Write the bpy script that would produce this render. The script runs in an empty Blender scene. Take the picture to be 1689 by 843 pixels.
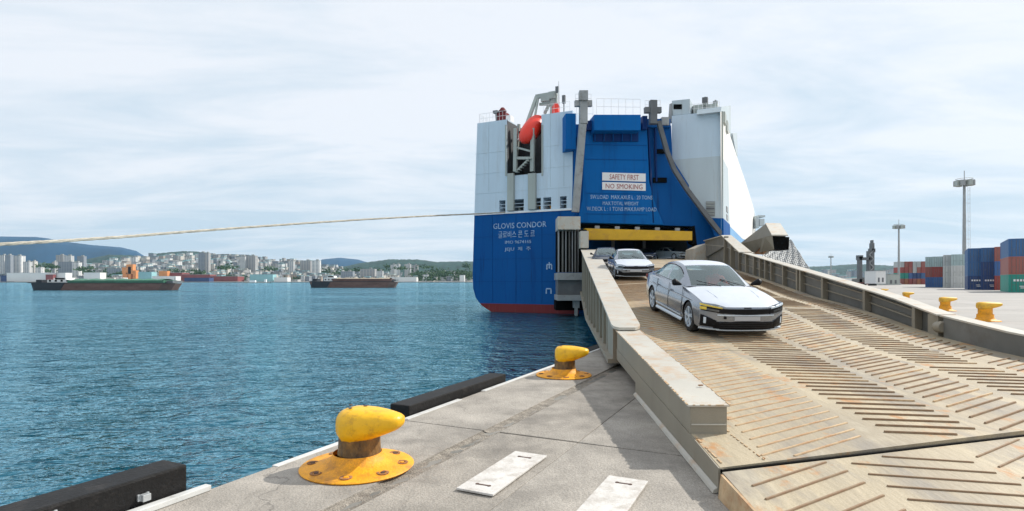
import bpy, bmesh, math, random
from mathutils import Vector, Matrix, Euler
from mathutils.geometry import tessellate_polygon
random.seed(7)
R = math.radians
sc = bpy.context.scene
col = sc.collection

# ------------------------------------------------------------------ camera
F_PX, CX, HZ, CAMZ = 950.0, 844.5, 463.0, 1.7
cam = bpy.data.cameras.new('camera')
camo = bpy.data.objects.new('camera', cam)
col.objects.link(camo)
camo.location = (0, 0, CAMZ)
camo.rotation_euler = (R(90), 0, 0)
cam.sensor_width = 36
cam.lens = 36 * F_PX / 1689
cam.shift_y = (HZ - 421.5) / 1689
cam.clip_start, cam.clip_end = 0.1, 60000
sc.camera = camo
# ------------------------------------------------------------------ light
SUN_DIR = Vector((0.70, 0.33, 0.62)).normalized()      # towards the sun
sun_el = math.asin(SUN_DIR.z)
sun_az = math.atan2(SUN_DIR.x, SUN_DIR.y)
sl = bpy.data.lights.new('sun', 'SUN')
sl.energy, sl.angle, sl.color = 4.6, R(0.6), (1.0, 0.955, 0.88)
so = bpy.data.objects.new('sun', sl)
col.objects.link(so)
so.rotation_euler = SUN_DIR.to_track_quat('Z', 'Y').to_euler()
so.location = (60, 30, 90)
sc.view_settings.view_transform = 'Standard'
sc.view_settings.look = 'None'
sc.view_settings.exposure = 0.0
sc.view_settings.gamma = 1.0

w = bpy.data.worlds.new('World')
sc.world = w
w.use_nodes = True
nt = w.node_tree
nt.nodes.clear()
N = nt.nodes.new
L = nt.links.new
sky = N('ShaderNodeTexSky')
sky.sky_type = 'NISHITA'
sky.sun_disc = False
sky.sun_elevation = sun_el
sky.sun_rotation = sun_az
sky.dust_density = 1.5
tc = N('ShaderNodeTexCoord')
sep = N('ShaderNodeSeparateXYZ')
L(tc.outputs['Generated'], sep.inputs[0])
def wm(op, a, b=None, clamp=False):
    n = N('ShaderNodeMath'); n.operation = op; n.use_clamp = clamp
    for i, v in enumerate((a, b)):
        if v is None: continue
        if isinstance(v, (int, float)): n.inputs[i].default_value = v
        else: L(v, n.inputs[i])
    return n.outputs[0]
zz = wm('ADD', wm('MAXIMUM', sep.outputs[2], 0.0), 0.10)
ux = wm('DIVIDE', sep.outputs[0], zz)
uy = wm('DIVIDE', sep.outputs[1], zz)
cv = N('ShaderNodeCombineXYZ')
L(ux, cv.inputs[0]); L(uy, cv.inputs[1])
mp = N('ShaderNodeMapping')
mp.inputs['Rotation'].default_value = (0, 0, R(-28))
mp.inputs['Scale'].default_value = (0.42, 0.9, 1)
L(cv.outputs[0], mp.inputs[0])
n1 = N('ShaderNodeTexNoise')
n1.inputs['Scale'].default_value = 1.5
n1.inputs['Detail'].default_value = 7
n1.inputs['Roughness'].default_value = 0.6
n1.inputs['Distortion'].default_value = 0.5
L(mp.outputs[0], n1.inputs['Vector'])
n2 = N('ShaderNodeTexNoise')
n2.inputs['Scale'].default_value = 0.45
n2.inputs['Detail'].default_value = 3
L(mp.outputs[0], n2.inputs['Vector'])
cs = wm('ADD', wm('MULTIPLY', n1.outputs[0], 0.6), wm('MULTIPLY', n2.outputs[0], 0.4))
el = wm('MULTIPLY', wm('MAXIMUM', sep.outputs[2], 0.0), 0.24)
cs = wm('ADD', cs, el)
cr = N('ShaderNodeValToRGB')
cr.color_ramp.elements[0].position = 0.44
cr.color_ramp.elements[0].color = (0.0, 0.0, 0.0, 1)
cr.color_ramp.elements[1].position = 0.61
cr.color_ramp.elements[1].color = (0.97, 0.97, 0.97, 1)
L(cs, cr.inputs[0])
# high thin overcast: pale blue veil between brighter bands
cc = N('ShaderNodeMix'); cc.data_type = 'RGBA'
cc.inputs[6].default_value = (6.7, 8.1, 9.3, 1)
cc.inputs[7].default_value = (9.7, 10.1, 10.7, 1)
L(cr.outputs[0], cc.inputs[0])
mx = N('ShaderNodeMix'); mx.data_type = 'RGBA'
mx.inputs[0].default_value = 0.90
L(sky.outputs[0], mx.inputs[6]); L(cc.outputs[2], mx.inputs[7])
bg = N('ShaderNodeBackground')
bg.inputs[1].default_value = 0.1
L(mx.outputs[2], bg.inputs[0])
wo = N('ShaderNodeOutputWorld')
L(bg.outputs[0], wo.inputs[0])

# ------------------------------------------------------------------ calibration helpers (pixel of the photo + distance -> place)
def P(px, py, d):
    return Vector(((px - CX) / F_PX * d, d, CAMZ - (py - HZ) / F_PX * d))
Q = Vector((0.4320, 0.9019, 0)).normalized()     # along the quay
T = Vector((Q.y, -Q.x, 0))                       # inland, right across the quay
QZ = -math.atan2(Q.x, Q.y)                       # z rotation that turns +y into Q
E0 = Vector((0.06, 9.97, 0))                     # a point of the quay edge
def quay(t, s, z=0.0):
    p = E0 + T * t + Q * s
    return Vector((p.x, p.y, z))
def lerp(a, b, f): return a + (b - a) * f
def pl(knots, x):
    if x <= knots[0][0]: k = 0
    else:
        k = len(knots) - 2
        for i in range(len(knots) - 1):
            if x <= knots[i + 1][0]:
                k = i; break
    (a, va), (b, vb) = knots[k], knots[k + 1]
    return va + (vb - va) * (x - a) / (b - a)

# ------------------------------------------------------------------ materials
def mat(name, c, rough=0.55, metal=0.0, var=0.12, scale=3.0, bump=0.0, bscale=None, dirt=None, dirt_amt=0.0,
        dirt_scale=2.0, stretch=(1, 1, 1), coat=0.0, emit=None, spec=None, fine=0.0):
    m = bpy.data.materials.new(name); m.use_nodes = True
    t = m.node_tree; nd = t.nodes; lk = t.links.new
    b = nd['Principled BSDF']
    b.inputs['Roughness'].default_value = rough
    b.inputs['Metallic'].default_value = metal
    b.inputs['Coat Weight'].default_value = coat
    b.inputs['Coat Roughness'].default_value = 0.06
    if spec is not None: b.inputs['Specular IOR Level'].default_value = spec
    tcn = nd.new('ShaderNodeTexCoord')
    mpn = nd.new('ShaderNodeMapping'); mpn.inputs['Scale'].default_value = stretch
    lk(tcn.outputs['Object'], mpn.inputs[0])
    nz = nd.new('ShaderNodeTexNoise'); nz.inputs['Scale'].default_value = scale
    nz.inputs['Detail'].default_value = 6; nz.inputs['Roughness'].default_value = 0.6
    lk(mpn.outputs[0], nz.inputs['Vector'])
    rp = nd.new('ShaderNodeMapRange')
    rp.inputs[1].default_value = 0.3; rp.inputs[2].default_value = 0.7
    rp.inputs[3].default_value = 1 - var; rp.inputs[4].default_value = 1 + var
    lk(nz.outputs[0], rp.inputs[0])
    ml = nd.new('ShaderNodeMix'); ml.data_type = 'RGBA'; ml.blend_type = 'MULTIPLY'
    ml.inputs[0].default_value = 1
    ml.inputs[6].default_value = (*c, 1)
    lk(rp.outputs[0], ml.inputs[7])
    out = ml.outputs[2]
    if fine:
        nf = nd.new('ShaderNodeTexNoise'); nf.inputs['Scale'].default_value = 90; nf.inputs['Detail'].default_value = 2
        lk(tcn.outputs['Object'], nf.inputs['Vector'])
        rf = nd.new('ShaderNodeMapRange'); rf.inputs[1].default_value = .35; rf.inputs[2].default_value = .65
        rf.inputs[3].default_value = 1 - fine; rf.inputs[4].default_value = 1 + fine
        lk(nf.outputs[0], rf.inputs[0])
        mf = nd.new('ShaderNodeMix'); mf.data_type = 'RGBA'; mf.blend_type = 'MULTIPLY'; mf.inputs[0].default_value = 1
        lk(out, mf.inputs[6]); lk(rf.outputs[0], mf.inputs[7]); out = mf.outputs[2]
    if dirt is not None:
        nz2 = nd.new('ShaderNodeTexNoise'); nz2.inputs['Scale'].default_value = dirt_scale
        nz2.inputs['Detail'].default_value = 9; nz2.inputs['Roughness'].default_value = 0.72
        mp2 = nd.new('ShaderNodeMapping'); mp2.inputs['Scale'].default_value = stretch
        mp2.inputs['Location'].default_value = (3.1, 7.7, 1.3)
        lk(tcn.outputs['Object'], mp2.inputs[0]); lk(mp2.outputs[0], nz2.inputs['Vector'])
        r2 = nd.new('ShaderNodeMapRange')
        r2.inputs[1].default_value = 0.62 - 0.22 * dirt_amt; r2.inputs[2].default_value = 0.78 - 0.12 * dirt_amt
        r2.inputs[3].default_value = 0; r2.inputs[4].default_value = 0.9
        r2.clamp = True
        lk(nz2.outputs[0], r2.inputs[0])
        m2 = nd.new('ShaderNodeMix'); m2.data_type = 'RGBA'
        lk(r2.outputs[0], m2.inputs[0]); lk(out, m2.inputs[6]); m2.inputs[7].default_value = (*dirt, 1)
        out = m2.outputs[2]
    lk(out, b.inputs['Base Color'])
    if bump:
        nb = nd.new('ShaderNodeTexNoise'); nb.inputs['Scale'].default_value = bscale or scale * 6
        nb.inputs['Detail'].default_value = 5
        lk(mpn.outputs[0], nb.inputs['Vector'])
        bp = nd.new('ShaderNodeBump'); bp.inputs['Strength'].default_value = bump; bp.inputs['Distance'].default_value = 0.02
        lk(nb.outputs[0], bp.inputs['Height']); lk(bp.outputs[0], b.inputs['Normal'])
    if emit:
        b.inputs['Emission Color'].default_value = (*emit, 1); b.inputs['Emission Strength'].default_value = 1
    return m

M = {}
M['concrete'] = mat('concrete', (0.345, 0.315, 0.275), 0.9, var=0.22, scale=1.3, bump=0.55, bscale=42, dirt=(0.175, 0.16, 0.14), dirt_amt=0.75, dirt_scale=0.9, fine=0.22)
M['concrete2'] = mat('concrete_worn', (0.325, 0.295, 0.255), 0.9, var=0.2, scale=1.7, bump=0.55, bscale=38, dirt=(0.165, 0.15, 0.13), dirt_amt=0.8, dirt_scale=1.3, fine=0.22)
def add_cracks(m, scl=.55, amt=.6):
    nd = m.node_tree.nodes; lk = m.node_tree.links.new; b = nd['Principled BSDF']; src = b.inputs['Base Color'].links[0].from_socket
    g = nd.new('ShaderNodeTexCoord'); nz = nd.new('ShaderNodeTexNoise'); nz.inputs['Scale'].default_value = 2.5; nz.inputs['Detail'].default_value = 5
    lk(g.outputs['Object'], nz.inputs['Vector'])
    ad = nd.new('ShaderNodeVectorMath'); ad.operation = 'MULTIPLY_ADD'; ad.inputs[1].default_value = (.5, .5, .5)
    lk(nz.outputs['Color'], ad.inputs[0]); lk(g.outputs['Object'], ad.inputs[2])
    v = nd.new('ShaderNodeTexVoronoi'); v.feature = 'DISTANCE_TO_EDGE'; v.inputs['Scale'].default_value = scl; lk(ad.outputs[0], v.inputs['Vector'])
    r = nd.new('ShaderNodeMapRange'); r.inputs[1].default_value = .0015; r.inputs[2].default_value = .0045; r.inputs[3].default_value = amt; r.inputs[4].default_value = 0
    lk(v.outputs['Distance'], r.inputs[0])
    n2_ = nd.new('ShaderNodeTexNoise'); n2_.inputs['Scale'].default_value = .6; lk(g.outputs['Object'], n2_.inputs['Vector'])
    r2 = nd.new('ShaderNodeMapRange'); r2.inputs[1].default_value = .48; r2.inputs[2].default_value = .55; lk(n2_.outputs[0], r2.inputs[0])
    mu = nd.new('ShaderNodeMath'); mu.operation = 'MULTIPLY'; lk(r.outputs[0], mu.inputs[0]); lk(r2.outputs[0], mu.inputs[1])
    x = nd.new('ShaderNodeMix'); x.data_type = 'RGBA'; lk(mu.outputs[0], x.inputs[0]); lk(src, x.inputs[6]); x.inputs[7].default_value = (.06, .055, .05, 1)
    # oil and tyre stains
    n3 = nd.new('ShaderNodeTexNoise'); n3.inputs['Scale'].default_value = 1.4; n3.inputs['Detail'].default_value = 7; n3.inputs['Roughness'].default_value = .7
    mp_ = nd.new('ShaderNodeMapping'); mp_.inputs['Rotation'].default_value = (0, 0, .45); mp_.inputs['Scale'].default_value = (1.3, .35, 1); mp_.inputs['Location'].default_value = (4, 2, 0)
    lk(g.outputs['Object'], mp_.inputs[0]); lk(mp_.outputs[0], n3.inputs['Vector'])
    r3 = nd.new('ShaderNodeMapRange'); r3.inputs[1].default_value = .56; r3.inputs[2].default_value = .72; r3.inputs[4].default_value = .45; lk(n3.outputs[0], r3.inputs[0])
    x2 = nd.new('ShaderNodeMix'); x2.data_type = 'RGBA'; lk(r3.outputs[0], x2.inputs[0]); lk(x.outputs[2], x2.inputs[6]); x2.inputs[7].default_value = (.13, .12, .105, 1)
    lk(x2.outputs[2], b.inputs['Base Color'])
add_cracks(M['concrete'], .4, .4); add_cracks(M['concrete2'], .55, .4)
M['groove'] = mat('rough_groove', (0.27, 0.24, 0.20), 0.95, var=0.35, scale=9, bump=1.0, bscale=60, dirt=(0.13, 0.11, 0.09), dirt_amt=0.7, dirt_scale=7, fine=0.3)
M['yard'] = mat('yard_concrete', (0.37, 0.35, 0.325), 0.9, var=0.14, scale=0.12, dirt=(0.27, 0.26, 0.245), dirt_amt=0.6, dirt_scale=0.05, stretch=(1, 3, 1), fine=0.08)
M['quaywall'] = mat('quay_wall', (0.22, 0.21, 0.19), 0.9, var=0.3, scale=1, dirt=(0.05, 0.055, 0.045), dirt_amt=0.8)
M['edge'] = mat('edge_steel', (0.60, 0.60, 0.58), 0.5, var=0.1, scale=6, dirt=(0.36, 0.33, 0.29), dirt_amt=0.35, dirt_scale=5)
M['plate'] = mat('white_plate', (0.60, 0.575, 0.54), 0.7, var=0.10, scale=5, dirt=(0.36, 0.32, 0.27), dirt_amt=0.65, dirt_scale=7, bump=0.2, fine=0.06)
M['slot'] = mat('slot_rust', (0.10, 0.06, 0.045), 0.9, var=0.3, scale=20)
M['rubber'] = mat('black_rubber', (0.010, 0.0095, 0.0095), 0.6, var=0.25, scale=6, bump=0.3, spec=.25, dirt=(0.04, 0.035, 0.032), dirt_amt=0.35, dirt_scale=5)
M['galv'] = mat('galvanised', (0.55, 0.57, 0.58), 0.4, metal=0.5, var=0.15, scale=8)
M['yellow'] = mat('yellow_paint', (0.90, 0.49, 0.005), 0.40, var=0.12, scale=3, bump=0.35, bscale=16, dirt=(0.38, 0.17, 0.02), dirt_amt=0.42, dirt_scale=7)
M['yellow_dull'] = mat('yellow_dusty', (0.80, 0.45, 0.03), 0.55, var=0.1, scale=5, dirt=(0.45, 0.25, 0.06), dirt_amt=0.45, dirt_scale=5)
M['yellow_old'] = mat('yellow_worn', (0.84, 0.36, 0.008), 0.6, var=0.15, scale=6, bump=0.3, bscale=30, dirt=(0.30, 0.13, 0.03), dirt_amt=0.62, dirt_scale=4, fine=0.12)
M['bare'] = mat('worn_iron', (0.24, 0.13, 0.035), 0.5, metal=0.2, var=0.4, scale=9, dirt=(0.035, 0.024, 0.016), dirt_amt=1.1, dirt_scale=6, stretch=(1, 1, .7), bump=.5, bscale=30)
def ramp_mat():
    m = mat('ramp_paint', (0.42, 0.348, 0.232), 0.62, var=0.12, scale=2.2, bump=0.35, bscale=14, stretch=(1.6, .5, 1), fine=0.10)
    t = m.node_tree; nd = t.nodes; lk = t.links.new; b = nd['Principled BSDF']
    src = b.inputs['Base Color'].links[0].from_socket
    g = nd.new('ShaderNodeTexCoord')
    def layer(src, colr, st, scl, det, lo, hi, amt, rot=0):
        mp_ = nd.new('ShaderNodeMapping'); mp_.inputs['Scale'].default_value = st; mp_.inputs['Rotation'].default_value = (0, 0, rot)
        lk(g.outputs['Object'], mp_.inputs[0])
        n = nd.new('ShaderNodeTexNoise'); n.inputs['Scale'].default_value = scl; n.inputs['Detail'].default_value = det; n.inputs['Roughness'].default_value = .65
        lk(mp_.outputs[0], n.inputs['Vector'])
        r = nd.new('ShaderNodeMapRange'); r.inputs[1].default_value = lo; r.inputs[2].default_value = hi; r.inputs[4].default_value = amt
        lk(n.outputs[0], r.inputs[0])
        x = nd.new('ShaderNodeMix'); x.data_type = 'RGBA'; lk(r.outputs[0], x.inputs[0]); lk(src, x.inputs[6]); x.inputs[7].default_value = (*colr, 1)
        return x.outputs[2]
    o = layer(src, (0.285, 0.235, 0.165), (1, .10, 1), .95, 7, .44, .60, .74, .12)     # worn travel lanes
    o = layer(o, (0.22, 0.195, 0.165), (1, .25, 1), 2.2, 8, .48, .62, .72, .1)          # tyre black
    o = layer(o, (0.49, 0.43, 0.315), (1.2, .5, 1), 1.5, 6, .56, .68, .55)             # bare pale scuffs
    o = layer(o, (0.43, 0.20, 0.06), (1, .8, 1), 2.6, 9, .575, .66, .85)             # rust blooms
    lk(o, b.inputs['Base Color']); return m
M['ramp'] = ramp_mat()
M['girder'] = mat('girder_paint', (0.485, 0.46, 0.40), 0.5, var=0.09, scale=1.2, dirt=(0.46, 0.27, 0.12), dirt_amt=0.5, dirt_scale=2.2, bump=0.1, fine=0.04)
M['girder_side'] = mat('girder_web_shaded', (0.265, 0.238, 0.185), 0.5, var=0.14, scale=0.8, dirt=(0.20, 0.15, 0.10), dirt_amt=0.35, dirt_scale=1.1, stretch=(1, 1, .4), fine=0.04)  # cap paint darkened for sides away from the sun; shade in the colour
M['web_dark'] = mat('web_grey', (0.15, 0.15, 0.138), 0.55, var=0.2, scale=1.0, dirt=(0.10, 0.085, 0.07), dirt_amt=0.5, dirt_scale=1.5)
M['rusty_paint'] = mat('rusty_paint', (0.50, 0.36, 0.21), 0.7, var=0.25, scale=4, dirt=(0.36, 0.15, 0.05), dirt_amt=0.7, dirt_scale=7)
M['rust'] = mat('rust', (0.30, 0.145, 0.06), 0.9, var=0.4, scale=7, dirt=(0.12, 0.07, 0.04), dirt_amt=0.6, dirt_scale=9)
M['bar'] = mat('tread_bar', (0.27, 0.19, 0.115), 0.75, var=0.25, scale=3, dirt=(0.24, 0.12, 0.055), dirt_amt=0.75, dirt_scale=6)  # rusty brown taken darker so each bar also carries its shadow line
M['black'] = mat('black', (0.004, 0.004, 0.004), 0.8, var=0.2, spec=.05)
M['steelwire'] = mat('steel_wire', (0.10, 0.09, 0.08), 0.6, metal=0.4)
def ship_paint(name, c, dirtc, amt, rough=0.5, streak=(0.24, 0.18, 0.13), samt=0.42):
    m = mat(name, c, rough, var=0.07, scale=0.35, dirt=dirtc, dirt_amt=amt, dirt_scale=0.8, stretch=(1, 1, .12), bump=0.12, bscale=1.2, spec=0.12)
    nd = m.node_tree.nodes; lk = m.node_tree.links.new; b = nd['Principled BSDF']
    src = b.inputs['Base Color'].links[0].from_socket
    g = nd.new('ShaderNodeTexCoord'); mp_ = nd.new('ShaderNodeMapping'); mp_.inputs['Scale'].default_value = (1, 1, .05)
    n = nd.new('ShaderNodeTexNoise'); n.inputs['Scale'].default_value = 3.2; n.inputs['Detail'].default_value = 6; n.inputs['Roughness'].default_value = .7
    r = nd.new('ShaderNodeMapRange'); r.inputs[1].default_value = .58; r.inputs[2].default_value = .72; r.inputs[4].default_value = samt
    x = nd.new('ShaderNodeMix'); x.data_type = 'RGBA'; x.inputs[7].default_value = (*streak, 1)
    lk(g.outputs['Object'], mp_.inputs[0]); lk(mp_.outputs[0], n.inputs['Vector']); lk(n.outputs[0], r.inputs[0]); lk(r.outputs[0], x.inputs[0]); lk(src, x.inputs[6]); lk(x.outputs[2], b.inputs['Base Color'])
    return m
M['blue'] = ship_paint('hull_blue', (0.001, 0.082, 0.285), (0.001, 0.04, 0.17), 0.35, 0.6, (0.01, 0.03, 0.08), .5)
M['blue2'] = ship_paint('door_blue', (0.001, 0.120, 0.385), (0.001, 0.06, 0.22), 0.4, 0.6, (0.01, 0.04, 0.10), .45)
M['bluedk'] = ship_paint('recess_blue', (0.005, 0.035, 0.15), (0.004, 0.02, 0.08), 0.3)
M['blueseam'] = mat('seam_blue', (.001, .05, .19), .6, spec=.1)
M['white'] = ship_paint('ship_white_shaded', (0.55, 0.655, 0.74), (0.48, 0.55, 0.60), 0.30, 0.45, (.33, .33, .32), .35)  # stern white made bluer and darker, its shade put into the colour
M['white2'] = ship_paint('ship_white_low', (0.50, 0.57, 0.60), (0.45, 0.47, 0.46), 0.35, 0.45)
M['side'] = ship_paint('ship_side_sunlit', (0.84, 0.82, 0.77), (0.62, 0.60, 0.56), 0.2, 0.6)  # same white made warmer and brighter: sunlight put into the colour
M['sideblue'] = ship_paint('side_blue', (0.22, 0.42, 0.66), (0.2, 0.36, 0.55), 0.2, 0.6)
M['red'] = ship_paint('boot_red', (0.17, 0.028, 0.03), (0.15, 0.03, 0.03), 0.4, 0.6)
M['grey'] = mat('ship_grey', (0.30, 0.31, 0.31), 0.55, var=0.15, scale=.8, dirt=(0.17, 0.16, 0.14), dirt_amt=0.4, dirt_scale=1.1)
M['recess'] = mat('recess_shade', (0.045, 0.048, 0.052), 0.7, var=0.3, scale=1)  # shade inside the recess and mooring deck is painted into this near-black
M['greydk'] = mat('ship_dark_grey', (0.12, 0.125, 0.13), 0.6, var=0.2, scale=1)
M['pillar'] = mat('pillar_grey', (0.36, 0.39, 0.36), 0.5, var=0.1, scale=1, stretch=(1, 1, .2))
M['orange'] = mat('lifeboat_orange', (0.80, 0.035, 0.015), 0.4, var=0.06, scale=2)
M['beam'] = mat('beam_yellow', (0.66, 0.38, 0.008), 0.5, var=0.12, scale=0.8, dirt=(0.45, 0.22, 0.03), dirt_amt=0.45, dirt_scale=.9)
M['sign'] = mat('sign_white', (0.80, 0.79, 0.78), 0.5, var=0.04)
M['letter_r'] = mat('letter_red', (0.36, 0.09, 0.08), 0.6, var=0.1)
M['letter_w'] = mat('letter_white', (0.36, 0.50, 0.66), 0.6, var=0.3, scale=3, dirt=(.05, .15, .35), dirt_amt=.5, dirt_scale=4)
M['rope'] = mat('rope_fibre', (0.46, 0.42, 0.35), 0.9, var=0.25, scale=3, bump=0.5, bscale=30)
M['net'] = mat('net_grey', (0.50, 0.52, 0.52), 0.8, var=0.1)
M['hivis'] = mat('red_vest', (0.75, 0.03, 0.02), 0.8, var=0.1)
M['skin'] = mat('skin', (0.50, 0.30, 0.21), 0.6, var=0.05)
M['hair'] = mat('hair_black', (0.02, 0.016, 0.014), 0.6)

def win_mat(name, wall, glass, sx, sz, frac=0.5, rough=0.8):
    """far facades only: rows of window openings too small to tell apart"""
    m = bpy.data.materials.new(name); m.use_nodes = True
    t = m.node_tree; nd = t.nodes; lk = t.links.new; b = nd['Principled BSDF']
    b.inputs['Roughness'].default_value = rough
    g = nd.new('ShaderNodeTexCoord'); s = nd.new('ShaderNodeSeparateXYZ'); lk(g.outputs['Object'], s.inputs[0])
    def ma(op, a, c):
        n = nd.new('ShaderNodeMath'); n.operation = op
        for i, v in enumerate((a, c)):
            if isinstance(v, (int, float)): n.inputs[i].default_value = v
            else: lk(v, n.inputs[i])
        return n.outputs[0]
    xy = ma('ADD', s.outputs[0], s.outputs[1])
    fx = ma('FRACT', ma('MULTIPLY', xy, 1 / sx), 0)
    fz = ma('FRACT', ma('MULTIPLY', s.outputs[2], 1 / sz), 0)
    msk = ma('MULTIPLY', ma('GREATER_THAN', fx, 1 - frac), ma('GREATER_THAN', fz, 0.45))
    x = nd.new('ShaderNodeMix'); x.data_type = 'RGBA'
    x.inputs[6].default_value = (*wall, 1); x.inputs[7].default_value = (*glass, 1)
    lk(msk, x.inputs[0]); lk(x.outputs[2], b.inputs['Base Color'])
    return m
CITY = [win_mat('facade_%d' % i, wl, gl, sx, sz, fr) for i, (wl, gl, sx, sz, fr) in enumerate([
    ((.58, .57, .55), (.20, .23, .26), 5, 3.2, .5), ((.40, .385, .365), (.2, .22, .25), 7, 3.2, .55), ((.66, .62, .55), (.26, .26, .26), 6, 3.2, .45),
    ((.30, .32, .345), (.12, .15, .19), 4, 3.2, .6), ((.46, .36, .29), (.22, .22, .22), 5, 3.4, .5), ((.70, .69, .66), (.30, .33, .36), 9, 3.4, .6)])]
M['roofgrey'] = mat('city_roof', (0.30, 0.31, 0.30), 0.9, var=0.2, scale=.05)
M['cwhite'] = mat('shed_white', (0.72, 0.72, 0.70), 0.7, var=0.05, scale=.05)
M['corange'] = mat('orange_paint', (0.68, 0.27, 0.09), 0.7, var=0.15, scale=.1)
M['cred'] = mat('red_paint', (0.24, 0.06, 0.055), 0.7, var=0.2, scale=.1)
M['cteal'] = mat('teal_roof', (0.28, 0.50, 0.52), 0.7, var=0.1, scale=.05)
M['cblue'] = mat('navy_paint', (0.03, 0.06, 0.16), 0.7, var=0.2, scale=.1)
M['hill'] = mat('wooded_hill', (0.018, 0.054, 0.046), 0.95, var=0.6, scale=0.05, dirt=(0.05, 0.09, 0.05), dirt_amt=0.3, dirt_scale=0.02)
M['mount'] = mat('mountain_hazed', (0.004, 0.048, 0.11), 0.95, var=0.3, scale=0.003)  # blue of the distance haze is mixed into the slope colour
M['shore'] = mat('shore_ground', (0.22, 0.22, 0.20), 0.95, var=0.3, scale=.02)
M['tree'] = mat('tree_leaf', (0.05, 0.10, 0.035), 0.9, var=0.5, scale=.2)

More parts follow.
